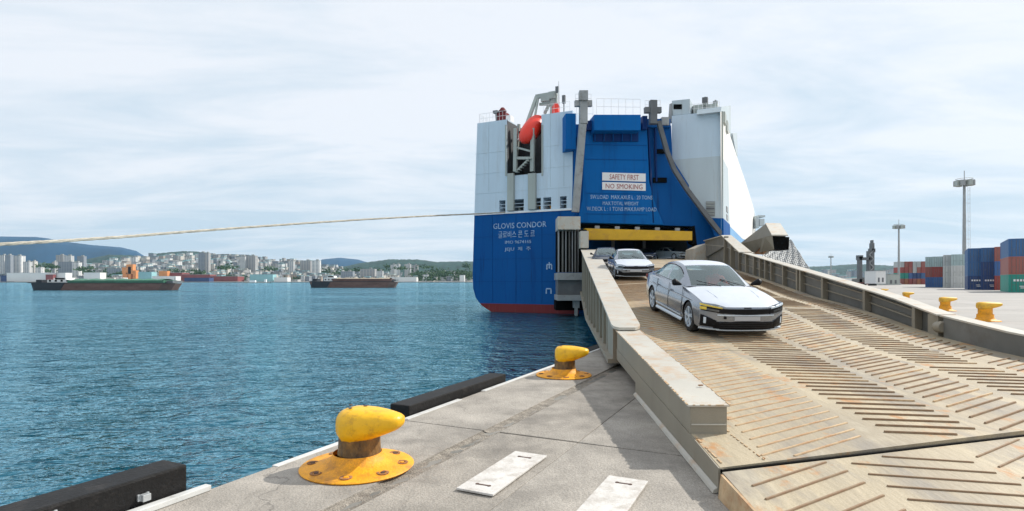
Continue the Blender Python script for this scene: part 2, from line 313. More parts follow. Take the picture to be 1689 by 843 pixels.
# ------------------------------------------------------------------ mesh building
XF = {}
def inv_of(o):
    while o is not None:
        if o.name in XF: return XF[o.name].inverted()
        o = o.parent
    return None
class MB:
    def __init__(s): s.v, s.f, s.m = [], [], []
    def add(s, vs, fs, mi=0):
        b = len(s.v); s.v += [Vector(v) for v in vs]
        for f in fs: s.f.append([b + i for i in f]); s.m.append(mi)
        return s
    def box(s, c, size, rz=0, mi=0, rot=None):
        hx, hy, hz = size[0] / 2, size[1] / 2, size[2] / 2
        mt = rot if rot is not None else Matrix.Rotation(rz, 3, 'Z')
        c = Vector(c)
        vs = [c + mt @ Vector((x * hx, y * hy, z * hz)) for x, y, z in
              ((-1,-1,-1),(1,-1,-1),(1,1,-1),(-1,1,-1),(-1,-1,1),(1,-1,1),(1,1,1),(-1,1,1))]
        return s.add(vs, [(0,3,2,1),(4,5,6,7),(0,1,5,4),(1,2,6,5),(2,3,7,6),(3,0,4,7)], mi)
    def hexa(s, b4, t4, mi=0):      # bottom ring, top ring, both counter-clockwise from above
        return s.add(list(b4) + list(t4), [(0,3,2,1),(4,5,6,7),(0,1,5,4),(1,2,6,5),(2,3,7,6),(3,0,4,7)], mi)
    def prism(s, poly, ext, mi=0, capmi=None):
        poly = [Vector(p) for p in poly]; ext = Vector(ext); n = len(poly)
        b = len(s.v); s.v += poly + [p + ext for p in poly]
        cm = mi if capmi is None else capmi
        for t in tessellate_polygon([poly]):
            s.f.append([b + i for i in t]); s.m.append(cm)
            s.f.append([b + n + i for i in reversed(t)]); s.m.append(mi)
        for i in range(n):
            j = (i + 1) % n
            s.f.append([b + i, b + n + i, b + n + j, b + j]); s.m.append(mi)
        return s
    def bar(s, a, b, wd, ht=None, mi=0, up=(0, 0, 1)):
        a, b = Vector(a), Vector(b); ht = wd if ht is None else ht
        d = b - a; ln = d.length; d.normalize()
        u = Vector(up)
        if abs(d.dot(u)) > 0.98: u = Vector((1, 0, 0))
        x = d.cross(u).normalized(); z = x.cross(d).normalized()
        rot = Matrix((x, d, z)).transposed()
        return s.box((a + b) / 2, (wd, ln, ht), mi=mi, rot=rot)
    def tube(s, pts, r, n=10, mi=0, caps=True):
        pts = [Vector(p) for p in pts]; rs = r if isinstance(r, (list, tuple)) else [r] * len(pts)
        b = len(s.v); prev = None
        for i, p in enumerate(pts):
            d = (pts[min(i + 1, len(pts) - 1)] - pts[max(i - 1, 0)]).normalized()
            if prev is None:
                u = Vector((0, 0, 1)) if abs(d.z) < .9 else Vector((1, 0, 0))
                x = d.cross(u).normalized()
            else: x = (prev - d * prev.dot(d)).normalized()
            prev = x; y = d.cross(x)
            for k in range(n):
                a = 2 * math.pi * k / n
                s.v.append(p + (x * math.cos(a) + y * math.sin(a)) * rs[i])
        for i in range(len(pts) - 1):
            for k in range(n):
                k2 = (k + 1) % n
                s.f.append([b + i*n + k, b + i*n + k2, b + (i+1)*n + k2, b + (i+1)*n + k]); s.m.append(mi)
        if caps:
            s.f.append([b + k for k in reversed(range(n))]); s.m.append(mi)
            s.f.append([b + (len(pts)-1)*n + k for k in range(n)]); s.m.append(mi)
        return s
    def lathe(s, prof, n=24, c=(0, 0, 0), axis='z', mi=0):
        b = len(s.v); c = Vector(c)
        for (r, h) in prof:
            for k in range(n):
                a = 2 * math.pi * k / n
                if axis == 'z': p = Vector((r * math.cos(a), r * math.sin(a), h))
                else: p = Vector((r * math.cos(a), h, r * math.sin(a)))
                s.v.append(c + p)
        for i in range(len(prof) - 1):
            for k in range(n):
                k2 = (k + 1) % n
                q = [b + i*n + k, b + i*n + k2, b + (i+1)*n + k2, b + (i+1)*n + k]
                s.f.append(q if axis == 'z' else q[::-1]); s.m.append(mi)
        return s
    def grid(s, rows, mi=0, close=False):
        b = len(s.v); n = len(rows[0])
        for r in rows: s.v += [Vector(p) for p in r]
        for i in range(len(rows) - 1):
            for k in range(n - (0 if close else 1)):
                k2 = (k + 1) % n
                s.f.append([b + i*n + k, b + i*n + k2, b + (i+1)*n + k2, b + (i+1)*n + k]); s.m.append(mi)
        return s
    def build(s, name, mats, parent=None, smooth=False, bevel=0, weld=False, angle=None, fix=True):
        me = bpy.data.meshes.new(name)
        im = inv_of(parent) if parent is not None else None
        vs = [im @ v for v in s.v] if im is not None else s.v
        me.from_pydata([tuple(v) for v in vs], [], s.f)
        if not isinstance(mats, (list, tuple)): mats = [mats]
        for x in mats: me.materials.append(x)
        me.polygons.foreach_set('material_index', s.m)
        if weld or bevel or fix:
            bm = bmesh.new(); bm.from_mesh(me)
            if weld: bmesh.ops.remove_doubles(bm, verts=bm.verts, dist=1e-4)
            if bevel:
                bmesh.ops.remove_doubles(bm, verts=bm.verts, dist=1e-5)
                bmesh.ops.recalc_face_normals(bm, faces=bm.faces)
                es = [e for e in bm.edges if len(e.link_faces) == 2 and e.calc_face_angle(0) > R(35)]
                bmesh.ops.bevel(bm, geom=es, offset=bevel, segments=2, profile=0.6, affect='EDGES')
            bmesh.ops.recalc_face_normals(bm, faces=bm.faces)
            bm.to_mesh(me); bm.free()
        if smooth:
            me.polygons.foreach_set('use_smooth', [True] * len(me.polygons))
            me.set_sharp_from_angle(angle=R(angle or 40))
        o = bpy.data.objects.new(name, me); col.objects.link(o)
        if parent is not None: o.parent = parent
        return o
def tag(o, label=None, cat=None, group=None, kind=None):
    if label: o['label'] = label
    if cat: o['category'] = cat
    if group: o['group'] = group
    if kind: o['kind'] = kind
    return o
def thing(name, loc, label, cat, rz=0, group=None):
    o = bpy.data.objects.new(name, None); col.objects.link(o)
    o.empty_display_size = 0.3
    o.location = loc; o.rotation_euler = (0, 0, rz)
    XF[o.name] = Matrix.Translation(loc) @ Matrix.Rotation(rz, 4, 'Z')
    return tag(o, label, cat, group)
def copy_tree(o, parent=None):
    c = o.copy(); col.objects.link(c); c.parent = parent
    for ch in list(o.children): copy_tree(ch, c)
    return c
def text_mesh(name, s, size, mtx, m, parent, sx=1.0, depth=0.02):
    cu = bpy.data.curves.new('txt', 'FONT'); cu.body = s; cu.size = size; cu.align_x = 'CENTER'; cu.extrude = depth
    cu.resolution_u = 2
    to = bpy.data.objects.new('txt', cu); col.objects.link(to)
    dg = bpy.context.evaluated_depsgraph_get()
    me = bpy.data.meshes.new_from_object(to.evaluated_get(dg))
    bpy.data.objects.remove(to)
    me.name = name; me.materials.clear(); me.materials.append(m)
    im = inv_of(parent)
    me.transform((im if im is not None else Matrix.Identity(4)) @ mtx @ Matrix.Diagonal((sx, 1, 1, 1)))
    o = bpy.data.objects.new(name, me); col.objects.link(o); o.parent = parent
    return o

# ================================================================== THE SETTING
# water
WZ = -1.9
def water_mat():
    m = bpy.data.materials.new('sea_water'); m.use_nodes = True
    t = m.node_tree; nd = t.nodes; lk = t.links.new; b = nd['Principled BSDF']
    b.inputs['Base Color'].default_value = (0.001, 0.068, 0.114, 1)
    b.inputs['Roughness'].default_value = 0.6
    b.inputs['Specular IOR Level'].default_value = 0.0
    gl_ = nd.new('ShaderNodeBsdfGlossy'); gl_.inputs['Color'].default_value = (0.54, 0.87, 1.0, 1)
    fr = nd.new('ShaderNodeFresnel'); fr.inputs['IOR'].default_value = 1.40
    mxs = nd.new('ShaderNodeMixShader'); fm = nd.new('ShaderNodeMath'); fm.operation = 'MULTIPLY_ADD'; fm.use_clamp = True
    fm.inputs[1].default_value = 2.25; fm.inputs[2].default_value = 0.0
    lk(fr.outputs[0], fm.inputs[0]); lk(fm.outputs[0], mxs.inputs[0]); lk(b.outputs[0], mxs.inputs[1]); lk(gl_.outputs[0], mxs.inputs[2])
    lk(mxs.outputs[0], nd['Material Output'].inputs[0])
    g = nd.new('ShaderNodeTexCoord')
    def noise(sc_, st, rot, det, dist=0.0, loc=(0, 0, 0), ridged=False):
        mp_ = nd.new('ShaderNodeMapping'); mp_.inputs['Scale'].default_value = st; mp_.inputs['Rotation'].default_value = (0, 0, R(rot))
        mp_.inputs['Location'].default_value = loc
        lk(g.outputs['Object'], mp_.inputs[0])
        n = nd.new('ShaderNodeTexNoise'); n.inputs['Scale'].default_value = sc_; n.inputs['Detail'].default_value = det
        n.inputs['Roughness'].default_value = 0.5; n.inputs['Distortion'].default_value = dist
        if ridged: n.noise_type = 'RIDGED_MULTIFRACTAL'; n.inputs['Roughness'].default_value = .4
        lk(mp_.outputs[0], n.inputs['Vector']); return n.outputs[0]
    def bump(h, dist, prev=None):
        bp = nd.new('ShaderNodeBump'); bp.inputs['Strength'].default_value = 1; bp.inputs['Distance'].default_value = dist
        lk(h, bp.inputs['Height'])
        if prev: lk(prev, bp.inputs['Normal'])
        return bp.outputs[0]
    a = bump(noise(0.55, (0.75, 1.15, 1), 18, 4, .8), 0.85)
    c = bump(noise(1.9, (0.7, 1.2, 1), -14, 3, .6, (5, 3, 0)), 0.30, a)
    c = bump(noise(0.9, (0.55, 1.3, 1), 10, 1.5, .5, (7, 1, 0), True), 0.10, c)
    d = bump(noise(6.5, (0.8, 1.1, 1), 32, 2, .3, (1, 9, 0)), 0.045, c)
    lk(d, b.inputs['Normal']); lk(d, gl_.inputs['Normal']); lk(d, fr.inputs['Normal'])
    # slow patches of wind-roughened water
    p = noise(0.02, (0.6, 2.2, 1), 8, 4)
    r = nd.new('ShaderNodeMapRange'); r.inputs[1].default_value = .35; r.inputs[2].default_value = .65
    r.inputs[3].default_value = .04; r.inputs[4].default_value = .13
    lk(p, r.inputs[0]); lk(r.outputs[0], gl_.inputs['Roughness'])
    return m
M['water'] = water_mat()
wmb = MB(); S = 22000
wmb.add([(-S, -300, WZ), (S, -300, WZ), (S, S, WZ), (-S, S, WZ)], [(0, 1, 2, 3)])
tag(wmb.build('sea_water', M['water'], fix=False), kind='structure')

# quay: sub-base sheet + slabs with recessed joints, a rough groove strip, the yard to the horizon
q = MB()
q.hexa([quay(0.02, -60, -6), quay(16, -60, -6), quay(16, 400, -6), quay(0.02, 400, -6)],
       [quay(0.02, -60, -.03), quay(16, -60, -.03), quay(16, 400, -.03), quay(0.02, 400, -.03)])
tag(q.build('quay_wall', M['quaywall']), kind='structure')
y_ = MB()
pts = [quay(15.9, -60, 0), quay(3000, -60, 0), quay(3000, 2200, 0), quay(15.9, 2200, 0)]
y_.hexa([p + Vector((0, 0, -5)) for p in pts], pts)
tag(y_.build('container_yard_ground', M['yard']), kind='structure')
quay_root = bpy.data.objects.new('quay_pavement', None); col.objects.link(quay_root)
tag(quay_root, kind='structure')
s_joints = [-14.0, -8.3, -3.25, 5.2, 13.6, 22.0, 30.5, 39, 47.5, 56, 64.5, 73, 90, 120, 160, 210, 270, 340, 398]
t_cols = [(0.0, 1.13, 'concrete'), (1.33, 2.258, 'concrete2'), (2.262, 4.9, 'concrete'), (4.915, 10.0, 'concrete2'), (10.015, 15.88, 'yard')]
for k in range(len(s_joints) - 1):
    for (ta, tb, mn) in t_cols:
        a, b = s_joints[k] + .012, s_joints[k + 1] - .012
        dz = random.uniform(-.003, .003)
        bb = MB().hexa([quay(ta, a, -.1), quay(tb, a, -.1), quay(tb, b, -.1), quay(ta, b, -.1)],
                       [quay(ta, a, dz), quay(tb, a, dz), quay(tb, b, dz), quay(ta, b, dz)])
        bb.build('concrete_slab', M[mn], quay_root, bevel=.008)
    a, b = s_joints[k] + .012, s_joints[k + 1] - .012
    if a < 60:
        n = 40; rows = []
        for i in range(n + 1):
            s_ = lerp(a, b, i / n)
            rows.append([quay(1.115, s_, -.012), quay(1.17, s_, -.026 + random.uniform(-.006, .006)), quay(1.23, s_, -.030 + random.uniform(-.008, .008)), quay(1.29, s_, -.025 + random.uniform(-.006, .006)), quay(1.345, s_, -.012)])
        MB().grid(rows).build('groove_strip', M['groove'], quay_root, smooth=True, fix=False)
# steel edge strips
for (a, b, mn) in ((-14, -9.9, 'edge'), (-5.2, -3.3, 'edge'), (-3.2, -1.9, 'edge'), (-1.2, 2.2, 'edge'), (2.3, 5.1, 'edge')):
    e = MB()
    e.hexa([quay(-.02, a, -.16), quay(.055, a, -.16), quay(.055, b, -.16), quay(-.02, b, -.16)],
           [quay(-.02, a, .006), quay(.055, a, .006), quay(.055, b, .006), quay(-.02, b, .006)])
    e.build('steel_edge_strip', M[mn], quay_root, bevel=.004)

# far shore land
def strip(name, pxa, pxb, da, db, z0, z1, m, n=40):
    rows = []
    for j, (d, z) in enumerate(((da, WZ - 1), (da + 1, z0), (lerp(da, db, .5), lerp(z0, z1, .5)), (db, z1))):
        rows.append([Vector(((lerp(pxa, pxb, i / n) - CX) / F_PX * d, d, z)) for i in range(n + 1)])
    return tag(MB().grid(rows).build(name, m, smooth=True, fix=False), kind='structure')
strip('far_shore_ground', -500, 1000, 1150, 2200, -0.6, 6, M['shore'])

def ridge(name, sil, d, thick, m, seed=0, rough=1.0):
    """wooded ridge: a real mound, silhouette heights from the photo"""
    rnd = random.Random(seed); rows = []
    xs = []
    pxa, pxb = sil[0][0], sil[-1][0]; n = int((pxb - pxa) / 3)
    noise_ = [rnd.uniform(-1, 1) for _ in range(n + 2)]
    prof = [(-1, 0), (-.75, .34), (-.5, .62), (-.25, .87), (0, 1), (.3, .85), (.7, .4), (1, 0)]
    for (v, h) in prof:
        row = []
        for i in range(n + 1):
            px = lerp(pxa, pxb, i / n); py = pl(sil, px)
            zt = (HZ - py) / F_PX * d + rough * noise_[i] * d / 2200
            jit = rnd.uniform(-1, 1) * rough * d / 2600 if 0 < h < 1 else 0
            base = -3
            dd = d + v * thick
            row.append(Vector(((px - CX) / F_PX * dd, dd, CAMZ + base + (zt - base) * h + jit)))
        rows.append(row)
    return tag(MB().grid(rows).build(name, m, smooth=True, fix=False), kind='structure')
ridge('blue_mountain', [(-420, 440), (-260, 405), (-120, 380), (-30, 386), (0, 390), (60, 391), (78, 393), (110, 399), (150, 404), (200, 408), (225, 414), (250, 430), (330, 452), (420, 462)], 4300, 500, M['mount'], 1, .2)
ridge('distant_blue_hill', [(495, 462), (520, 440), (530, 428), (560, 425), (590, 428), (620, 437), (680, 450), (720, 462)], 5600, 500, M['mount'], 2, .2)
ridge('wooded_shore_hill', [(-300, 430), (-60, 428), (30, 431), (80, 434), (140, 428), (180, 420), (215, 421), (240, 424), (262, 418), (300, 414), (340, 416), (380, 424), (440, 429), (520, 440), (560, 441), (600, 433), (640, 428), (690, 428), (720, 432), (770, 431), (840, 434), (940, 440), (1040, 455)], 2100, 300, M['hill'], 3)
ridge('right_shore_hill', [(1180, 462), (1260, 450), (1330, 440), (1360, 439), (1400, 436), (1430, 436), (1470, 438), (1500, 441), (1560, 442), (1640, 446), (1760, 455)], 2300, 200, M['hill'], 4)

# ================================================================== THE SHIP
def px_plane(px, py, p0, n):
    d = Vector(((px - CX) / F_PX, 1, -(py - HZ) / F_PX)); c = Vector((0, 0, CAMZ))
    return c + d * ((p0 - c).dot(n) / d.dot(n))
LS = Vector((-4.24, 67.8, 0))
def W(u, v, z): 
    p = LS + T * u + Q * v
    return Vector((p.x, p.y, z))
def SP(px, py, v=0.0): return px_plane(px, py, LS + Q * v, Q)
FN = Vector((0.10, -1, 0)).normalized(); FA = Vector((6.6, 62.6, 0))
def FP(px, py, off=0.0): return px_plane(px, py, FA + FN * off, FN)
ship = thing('car_carrier_ship', LS, 'huge blue and white car carrier ship with lowered stern ramp and orange lifeboat', 'ship', QZ)
ZB = 9.45                                           # blue / white line
# hull, port part of the stern (u 0..12.3)
def stern_outline(z0, z1):
    """left edge of the hull at heights z0..z1 (u as function of z)"""
    k = [(-4.5, 7.5), (-2.6, 3.6), (-1.9, 2.0), (-1.2, .75), (-.3, -.05), (.8, -.38), (2.5, -.45), (9.45, -.22), (20.2, .18)]
    zs_ = sorted({z0, z1} | {z for z, _ in k if z0 < z < z1})
    return [(pl(k, z), z) for z in zs_]
def loft_hull(z0, z1, ur, v1=150, rake=0.0):
    o = stern_outline(z0, z1)
    return [W(u, 0, z) for u, z in o] + [W(ur, 0, z1), W(ur, 0, z0)], Q * v1
pr, ex = loft_hull(-0.95, ZB, 12.3)
MB().prism(pr, ex).build('hull', M['blue'], ship)
pr, ex = loft_hull(-4.5, -0.95, 12.3)
MB().prism(pr, ex).build('boot_topping', M['red'], ship)
# white upper block with lifeboat recess and mooring deck openings, built from slabs around the holes
cut = lambda px: (SP(px, 350) - LS).dot(T)
zz_ = lambda px, py: SP(px, py).z
uL, uR = 0.0, 12.0
r0, r1 = cut(836), cut(893)
zr0, zr1 = zz_(865, 288), zz_(865, 196)
ops = [(823.5, 833.5), (839.5, 864), (879, 892), (896, 909), (923.5, 934.5)]
zo0, zo1 = ZB + .18, zz_(866, 328)
ZT = 20.2
uw = MB()
def slab(u0, u1, z0, z1, d=5.0, mi=0):
    if u1 - u0 < .02: return
    a = pl([(9.45, -.22), (20.2, .18)], z0) if u0 <= 0.01 else u0
    b = pl([(9.45, -.22), (20.2, .18)], z1) if u0 <= 0.01 else u0
    uw.hexa([W(a, 0, z0), W(u1, 0, z0), W(u1, d, z0), W(a, d, z0)], [W(b, 0, z1), W(u1, 0, z1), W(u1, d, z1), W(b, d, z1)], mi)
slab(uL, r0, zo1, ZT); slab(r1, uR, zo1, ZT); slab(r0, r1, zo1, zr0)
slab(uL, uR, ZB, zo0)
e0 = uL
for a, b in ops:
    slab(e0, cut(a), zo0, zo1); e0 = cut(b)
slab(e0, uR, zo0, zo1)
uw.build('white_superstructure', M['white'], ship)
# inner surfaces: dark recess box and mooring deck room
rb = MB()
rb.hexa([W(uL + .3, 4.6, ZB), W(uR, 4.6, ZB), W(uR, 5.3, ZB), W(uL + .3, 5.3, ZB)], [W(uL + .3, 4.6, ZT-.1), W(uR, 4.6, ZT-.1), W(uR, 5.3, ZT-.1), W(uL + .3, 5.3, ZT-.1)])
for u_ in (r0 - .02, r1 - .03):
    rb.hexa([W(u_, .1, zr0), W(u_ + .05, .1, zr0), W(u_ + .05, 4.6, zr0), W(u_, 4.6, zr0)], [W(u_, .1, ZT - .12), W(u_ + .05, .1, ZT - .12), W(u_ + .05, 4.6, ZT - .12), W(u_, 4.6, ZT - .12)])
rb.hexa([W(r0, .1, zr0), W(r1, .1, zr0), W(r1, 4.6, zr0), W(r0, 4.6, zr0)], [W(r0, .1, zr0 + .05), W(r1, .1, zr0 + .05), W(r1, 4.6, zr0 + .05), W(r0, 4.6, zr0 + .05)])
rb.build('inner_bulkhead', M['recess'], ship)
MB().hexa([W(-.25, -.12, ZB - .08), W(12.2, -.12, ZB - .08), W(12.2, .1, ZB - .08), W(-.25, .1, ZB - .08)], [W(-.25, -.12, ZB + .1), W(12.2, -.12, ZB + .1), W(12.2, .1, ZB + .1), W(-.25, .1, ZB + .1)]).build('deck_edge', M['sign'], ship)
b2 = MB()
b2.hexa([W(.3, 5.35, ZB), W(25.6, 14.9, ZB), W(25.6, 90, ZB), W(.3, 140, ZB)], [W(.3, 5.35, ZT - .4), W(25.6, 14.9, 17.3), W(25.6, 90, 13.5), W(.3, 140, ZT - .4)])
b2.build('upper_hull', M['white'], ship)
sm_ = MB()
for z in (11.9, 14.2, 16.6): 
    for (a, b) in (((-.1, r0 - .3), (r1 + .3, 11.9)) if z > zr0 else ((-.1, 11.9),)): sm_.bar(W(a, -.012, z), W(b, -.012, z), .022, .03, up=Q)
for u_ in (1.7, 9.4, 11.0): sm_.bar(W(u_, -.012, ZB + 2.6), W(u_, -.012, ZT - .05), .022, .03, up=Q)
tag(sm_.build('plating_seam', M['white2'], ship), kind='stuff')
sm_ = MB()
for z in (1.6, 4.2, 6.8): sm_.bar(W(-.3, -.012, z), W(12.0, -.012, z), .022, .03, up=Q)
for u_ in (2.2, 5.2, 8.4, 10.6): sm_.bar(W(u_, -.014, -.8), W(u_, -.014, ZB - .15), .022, .03, up=Q)
tag(sm_.build('plating_seam', M['blueseam'], ship), kind='stuff')
# small things in the mooring deck openings
for px_, w_ in ((828, .5), (850, 1.0), (858, .5), (885, .6), (903, .7), (929, .4)):
    u_ = cut(px_)
    wn = MB().lathe([(.0, 0), (.32, 0), (.32, .08), (.16, .1), (.16, .5), (.34, .52), (.34, .6), (0, .6)], 12, W(u_, 1.2, zo0))
    wn.build('mooring_winch', M['yellow_old'] if px_ in (885, 903) else M['pillar'], ship, fix=False)
# rails in the openings
for a, b in ops:
    r_ = MB()
    for zf in (.35, .65): r_.bar(W(cut(a), .1, lerp(zo0, zo1, zf)), W(cut(b), .1, lerp(zo0, zo1, zf)), .05)
    r_.build('guard_rail', M['white'], ship)
# columns below the recess
for a, b in ((838.5, 849), (872.5, 885)):
    u0, u1 = cut(a), cut(b); z0, z1 = ZB + .2, zz_(a, 287)
    MB().hexa([W(u0, -.35, z0), W(u1, -.35, z0), W(u1, .05, z0), W(u0, .05, z0)], [W(u0, -.35, z1), W(u1, -.35, z1), W(u1, .05, z1), W(u0, .05, z1)]).build('column', M['pillar'], ship, bevel=.05)
for px_ in (834.5, 894.5):
    MB().bar(SP(px_, 206, -.03), SP(px_, 290, -.03), .18, .1, up=Q).build('recess_frame', M['pillar'], ship)
# davit frames
for px_ in (850, 878):
    d_ = MB()
    d_.bar(SP(px_, 283, -.1), SP(px_ + 1, 212, -.1), .42, .4, up=Q)
    d_.bar(SP(px_, 283, 1.5), SP(px_ + 6, 205, 1.5), .3, .3, up=Q)
    d_.bar(SP(px_ + 1, 236, -.1), SP(px_ + 7, 222, 2), .3, .3, up=Q)
    d_.build('davit_arm', M['pillar'], ship)
d_ = MB()
d_.bar(SP(851, 261, -.1), SP(877, 261, -.1), .3, .25, up=Q)
d_.bar(SP(851, 243, -.1), SP(877, 250, -.1), .2, .2, up=Q)
d_.bar(SP(851, 283, -.1), SP(877, 258, -.05), .2, .14, up=Q)
for k in range(7):
    a = SP(853 + k * 3.6, 284 - k * 3.6, -.3); d_.box(a, (.4, .5, .06), QZ)
d_.build('davit_frame', M['pillar'], ship)
MB().bar(SP(846, 205, 4.5), SP(838, 284, 4.5), .5, .4, up=Q).build('davit_back_post', M['grey'], ship)
# lifeboat: tilted free-fall capsule with canopy and windows
lb = thing('lifeboat', SP(875, 232, 0), 'bright orange enclosed lifeboat tilted nose down in the stern davit recess', 'lifeboat', QZ)
a_, b_ = SP(861, 234, -.9), SP(892, 196, 2.6)
ax = b_ - a_
prof = [(0, .05), (.06, .5), (.16, .86), (.32, 1.12), (.5, 1.2), (.7, 1.18), (.86, 1.0), (.95, .7), (1, .25)]
MB().tube([a_ + ax * f for f, _ in prof], [r * .92 for _, r in prof], 16).build('hull', M['orange'], lb, smooth=True)
side = ax.normalized().cross(Vector((0, 0, 1))).normalized(); upv = side.cross(ax.normalized())
MB().tube([a_ + ax * f + upv * .42 for f in (.40, .5, .62, .76, .86)], [.25, .62, .70, .62, .3], 14).build('canopy', M['orange'], lb, smooth=True)
g_ = MB()
for f in (.35, .45, .55): g_.box(a_ + ax * f + side * -1.12 + upv * .35, (.12, .3, .25), QZ)
g_.build('porthole', M['black'], lb)
MB().bar(a_ + ax * .1 - side * .8 + upv * .1, a_ + ax * .95 - side * 1.1 + upv * .1, .12, .12).build('grab_line', M['sign'], lb)
# lifeboat crane above (A-frame and top box)
c_ = MB()
c_.bar(SP(868, 208, 1), SP(885, 160, 3), .38, .3, up=Q); c_.bar(SP(880, 205, 1), SP(888, 160, 3), .2, .2, up=Q)
c_.bar(SP(884, 160, 3), SP(919, 154, 3), .45, .4, up=Q)
c_.bar(SP(890, 172, 3), SP(908, 172, 3), .3, .25, up=Q)
c_.bar(SP(913, 156, 3), SP(911, 190, 3), .5, .4, up=Q); c_.bar(SP(917, 153, 3), SP(917, 188, 3), .3, .25, up=Q)
c_.bar(SP(911, 162, 3), SP(898, 188, 3), .3, .25, up=Q)
c_.box(SP(901, 163, 3), (1.1, .8, .7), QZ); c_.box(SP(912, 158, 3), (.8, .8, .8), QZ)
c_.build('boat_crane', M['pillar'], ship)
MB().tube([SP(921.5, 190, 2.5), SP(921.5, 150, 2.5), SP(921.5, 134, 2.5)], [.16, .1, .05], 6).build('antenna_mast', M['sign'], ship)
MB().box(SP(919, 148, 2.5), (.35, .3, .7), QZ).box(SP(930, 164, 2.5), (.35, .3, .9), QZ).bar(SP(930, 186, 2.5), SP(930, 160, 2.5), .1).build('mast_light', M['greydk'], ship)
MB().lathe([(.0, 0), (.45, 0), (.45, .8), (.2, 1.2), (0, 1.25)], 12, SP(917, 188, 2)).build('vent_cowl', M['orange'], ship, smooth=True)
# poop deck clutter top left
k_ = MB()
k_.bar(SP(819, 199, 1.5), SP(818, 183, 1.5), .22).box(SP(818, 185, 1.5), (.6, .5, .3), QZ)
k_.build('searchlight_post', M['greydk'], ship)
MB().box(SP(829, 194, 2), (1.3, 1.0, .9), QZ).lathe([(.3, 0), (.5, .4), (.2, .8), (0, .8)], 10, SP(829, 189, 2)).build('deck_locker', M['red'], ship)
MB().box(SP(839, 197, 2), (.9, .9, .7), QZ).build('deck_box', M['sign'], ship)
def rail(pts, h=1.1, n=8, name='guard_rail', m='sign', parent=None, r=.03):
    r_ = MB()
    for a, b in zip(pts[:-1], pts[1:]):
        for f in (.5, 1.0): r_.bar(a + Vector((0, 0, h * f)), b + Vector((0, 0, h * f)), r)
        for k in range(n + 1):
            p = a.lerp(b, k / n); r_.bar(p, p + Vector((0, 0, h)), r, up=(1, 0, 0))
    return r_.build(name, M[m], parent or ship)
rail([W(.4, 4, ZT), W(.4, .2, ZT), W(r0 - .2, .2, ZT)]); rail([W(r1 + .2, .2, ZT), W(11.6, .2, ZT)], n=5)
# blue box right of the port block
def fbox(name, x0, x1, y0, y1, off, dep, m, bevel=0, parent=None):
    """box on the centre facade: front face off metres proud of the facade plane, dep metres deep"""
    p = [FP(x0, y1, off), FP(x1, y1, off), FP(x1, y0, off), FP(x0, y0, off)]
    return MB().prism(p, -FN * dep).build(name, m if not isinstance(m, str) else M[m], parent or ship, bevel=bevel)
fbox('wing_box', 933, 950, 187, 246, 1.2, 3.0, 'blue2', .04)
# centre facade: hinged stern door in its surround
poly = [FP(950, 205), FP(1107, 207), FP(1109, 262), FP(1172, 362), FP(1194, 388), FP(1166, 400), FP(1148, 409), FP(1141, 373), FP(958, 368), FP(943, 352), FP(946, 247)]
MB().prism(poly, -FN * 2.2).build('stern_facade', M['blue'], ship)
poly = [FP(966, 200, .35), FP(1067, 203, .35), FP(1071, 300, .35), FP(1082, 340, .35), FP(1095, 371, .35), FP(953, 367, .35), FP(961, 330, .35)]
door = MB().prism(poly, -FN * .5).build('stern_door', M['blue2'], ship, bevel=.04)
for yy in (238, 262, 318, 352):
    MB().prism([FP(966, yy, .40), FP(1068, yy + 1.5, .40), FP(1068, yy + 2.4, .40), FP(966, yy + .9, .40)], FN * -.1).build('door_stiffener', M['blue'], door)
for px_, y0, y1 in ((1068.5, 206, 368), (1080, 212, 300)):
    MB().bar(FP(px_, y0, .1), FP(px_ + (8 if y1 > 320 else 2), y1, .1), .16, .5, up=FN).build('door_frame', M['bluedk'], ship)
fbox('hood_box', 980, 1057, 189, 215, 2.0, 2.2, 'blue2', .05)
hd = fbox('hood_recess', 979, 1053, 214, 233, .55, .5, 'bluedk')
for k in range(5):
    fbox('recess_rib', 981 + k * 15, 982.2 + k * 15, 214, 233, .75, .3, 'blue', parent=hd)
for (x0, x1, y0, y1) in ((1083, 1099, 246, 253), (1078, 1100, 293, 301), (940, 951, 226, 240)):
    fbox('dark_vent', x0, x1, y0, y1, .25, .5, 'black')
fbox('hinge_lug', 1060, 1068, 191, 213, 1.0, 1.2, 'bluedk'); fbox('hinge_lug', 968, 977, 199, 214, 1.0, 1.2, 'bluedk')
fbox('top_panel', 1068, 1106, 196, 210, .4, 2, 'blue')
rail([FP(984, 189, 1.7), FP(1056, 190, 1.7)], h=1.7, n=6); rail([FP(951, 200, 0), FP(978, 200, 0)], h=1.6, n=3)
# signs on the door
for (x0, x1, y0, y1, s_, t_) in ((993.5, 1065, 285.2, 298.5, 13, 'SAFETY FIRST'), (993.5, 1065, 301, 313.5, 13, 'NO SMOKING')):
    c0, c1, c2, c3 = FP(x0, y1 - .8, .46), FP(x1, y1 + 1.2, .46), FP(x1, y0 + 1.2, .46), FP(x0, y0 - .8, .46)
    sg = MB().prism([c0, c1, c2, c3], -FN * .09).build('sign_board', M['sign'], ship)
    ctr = (c0 + c1 + c2 + c3) / 4 + FN * .02
    xa = (c1 - c0).normalized(); za = FN; ya = za.cross(xa).normalized()
    h_ = (c3 - c0).length
    mt = Matrix((xa, ya, za)).transposed().to_4x4(); mt.translation = ctr - ya * h_ * .33
    text_mesh('sign_lettering', t_, h_ * .92, mt, M['letter_r'], sg, sx=(c1 - c0).length * .9 / (h_ * .92 * len(t_) * .66), depth=.01)
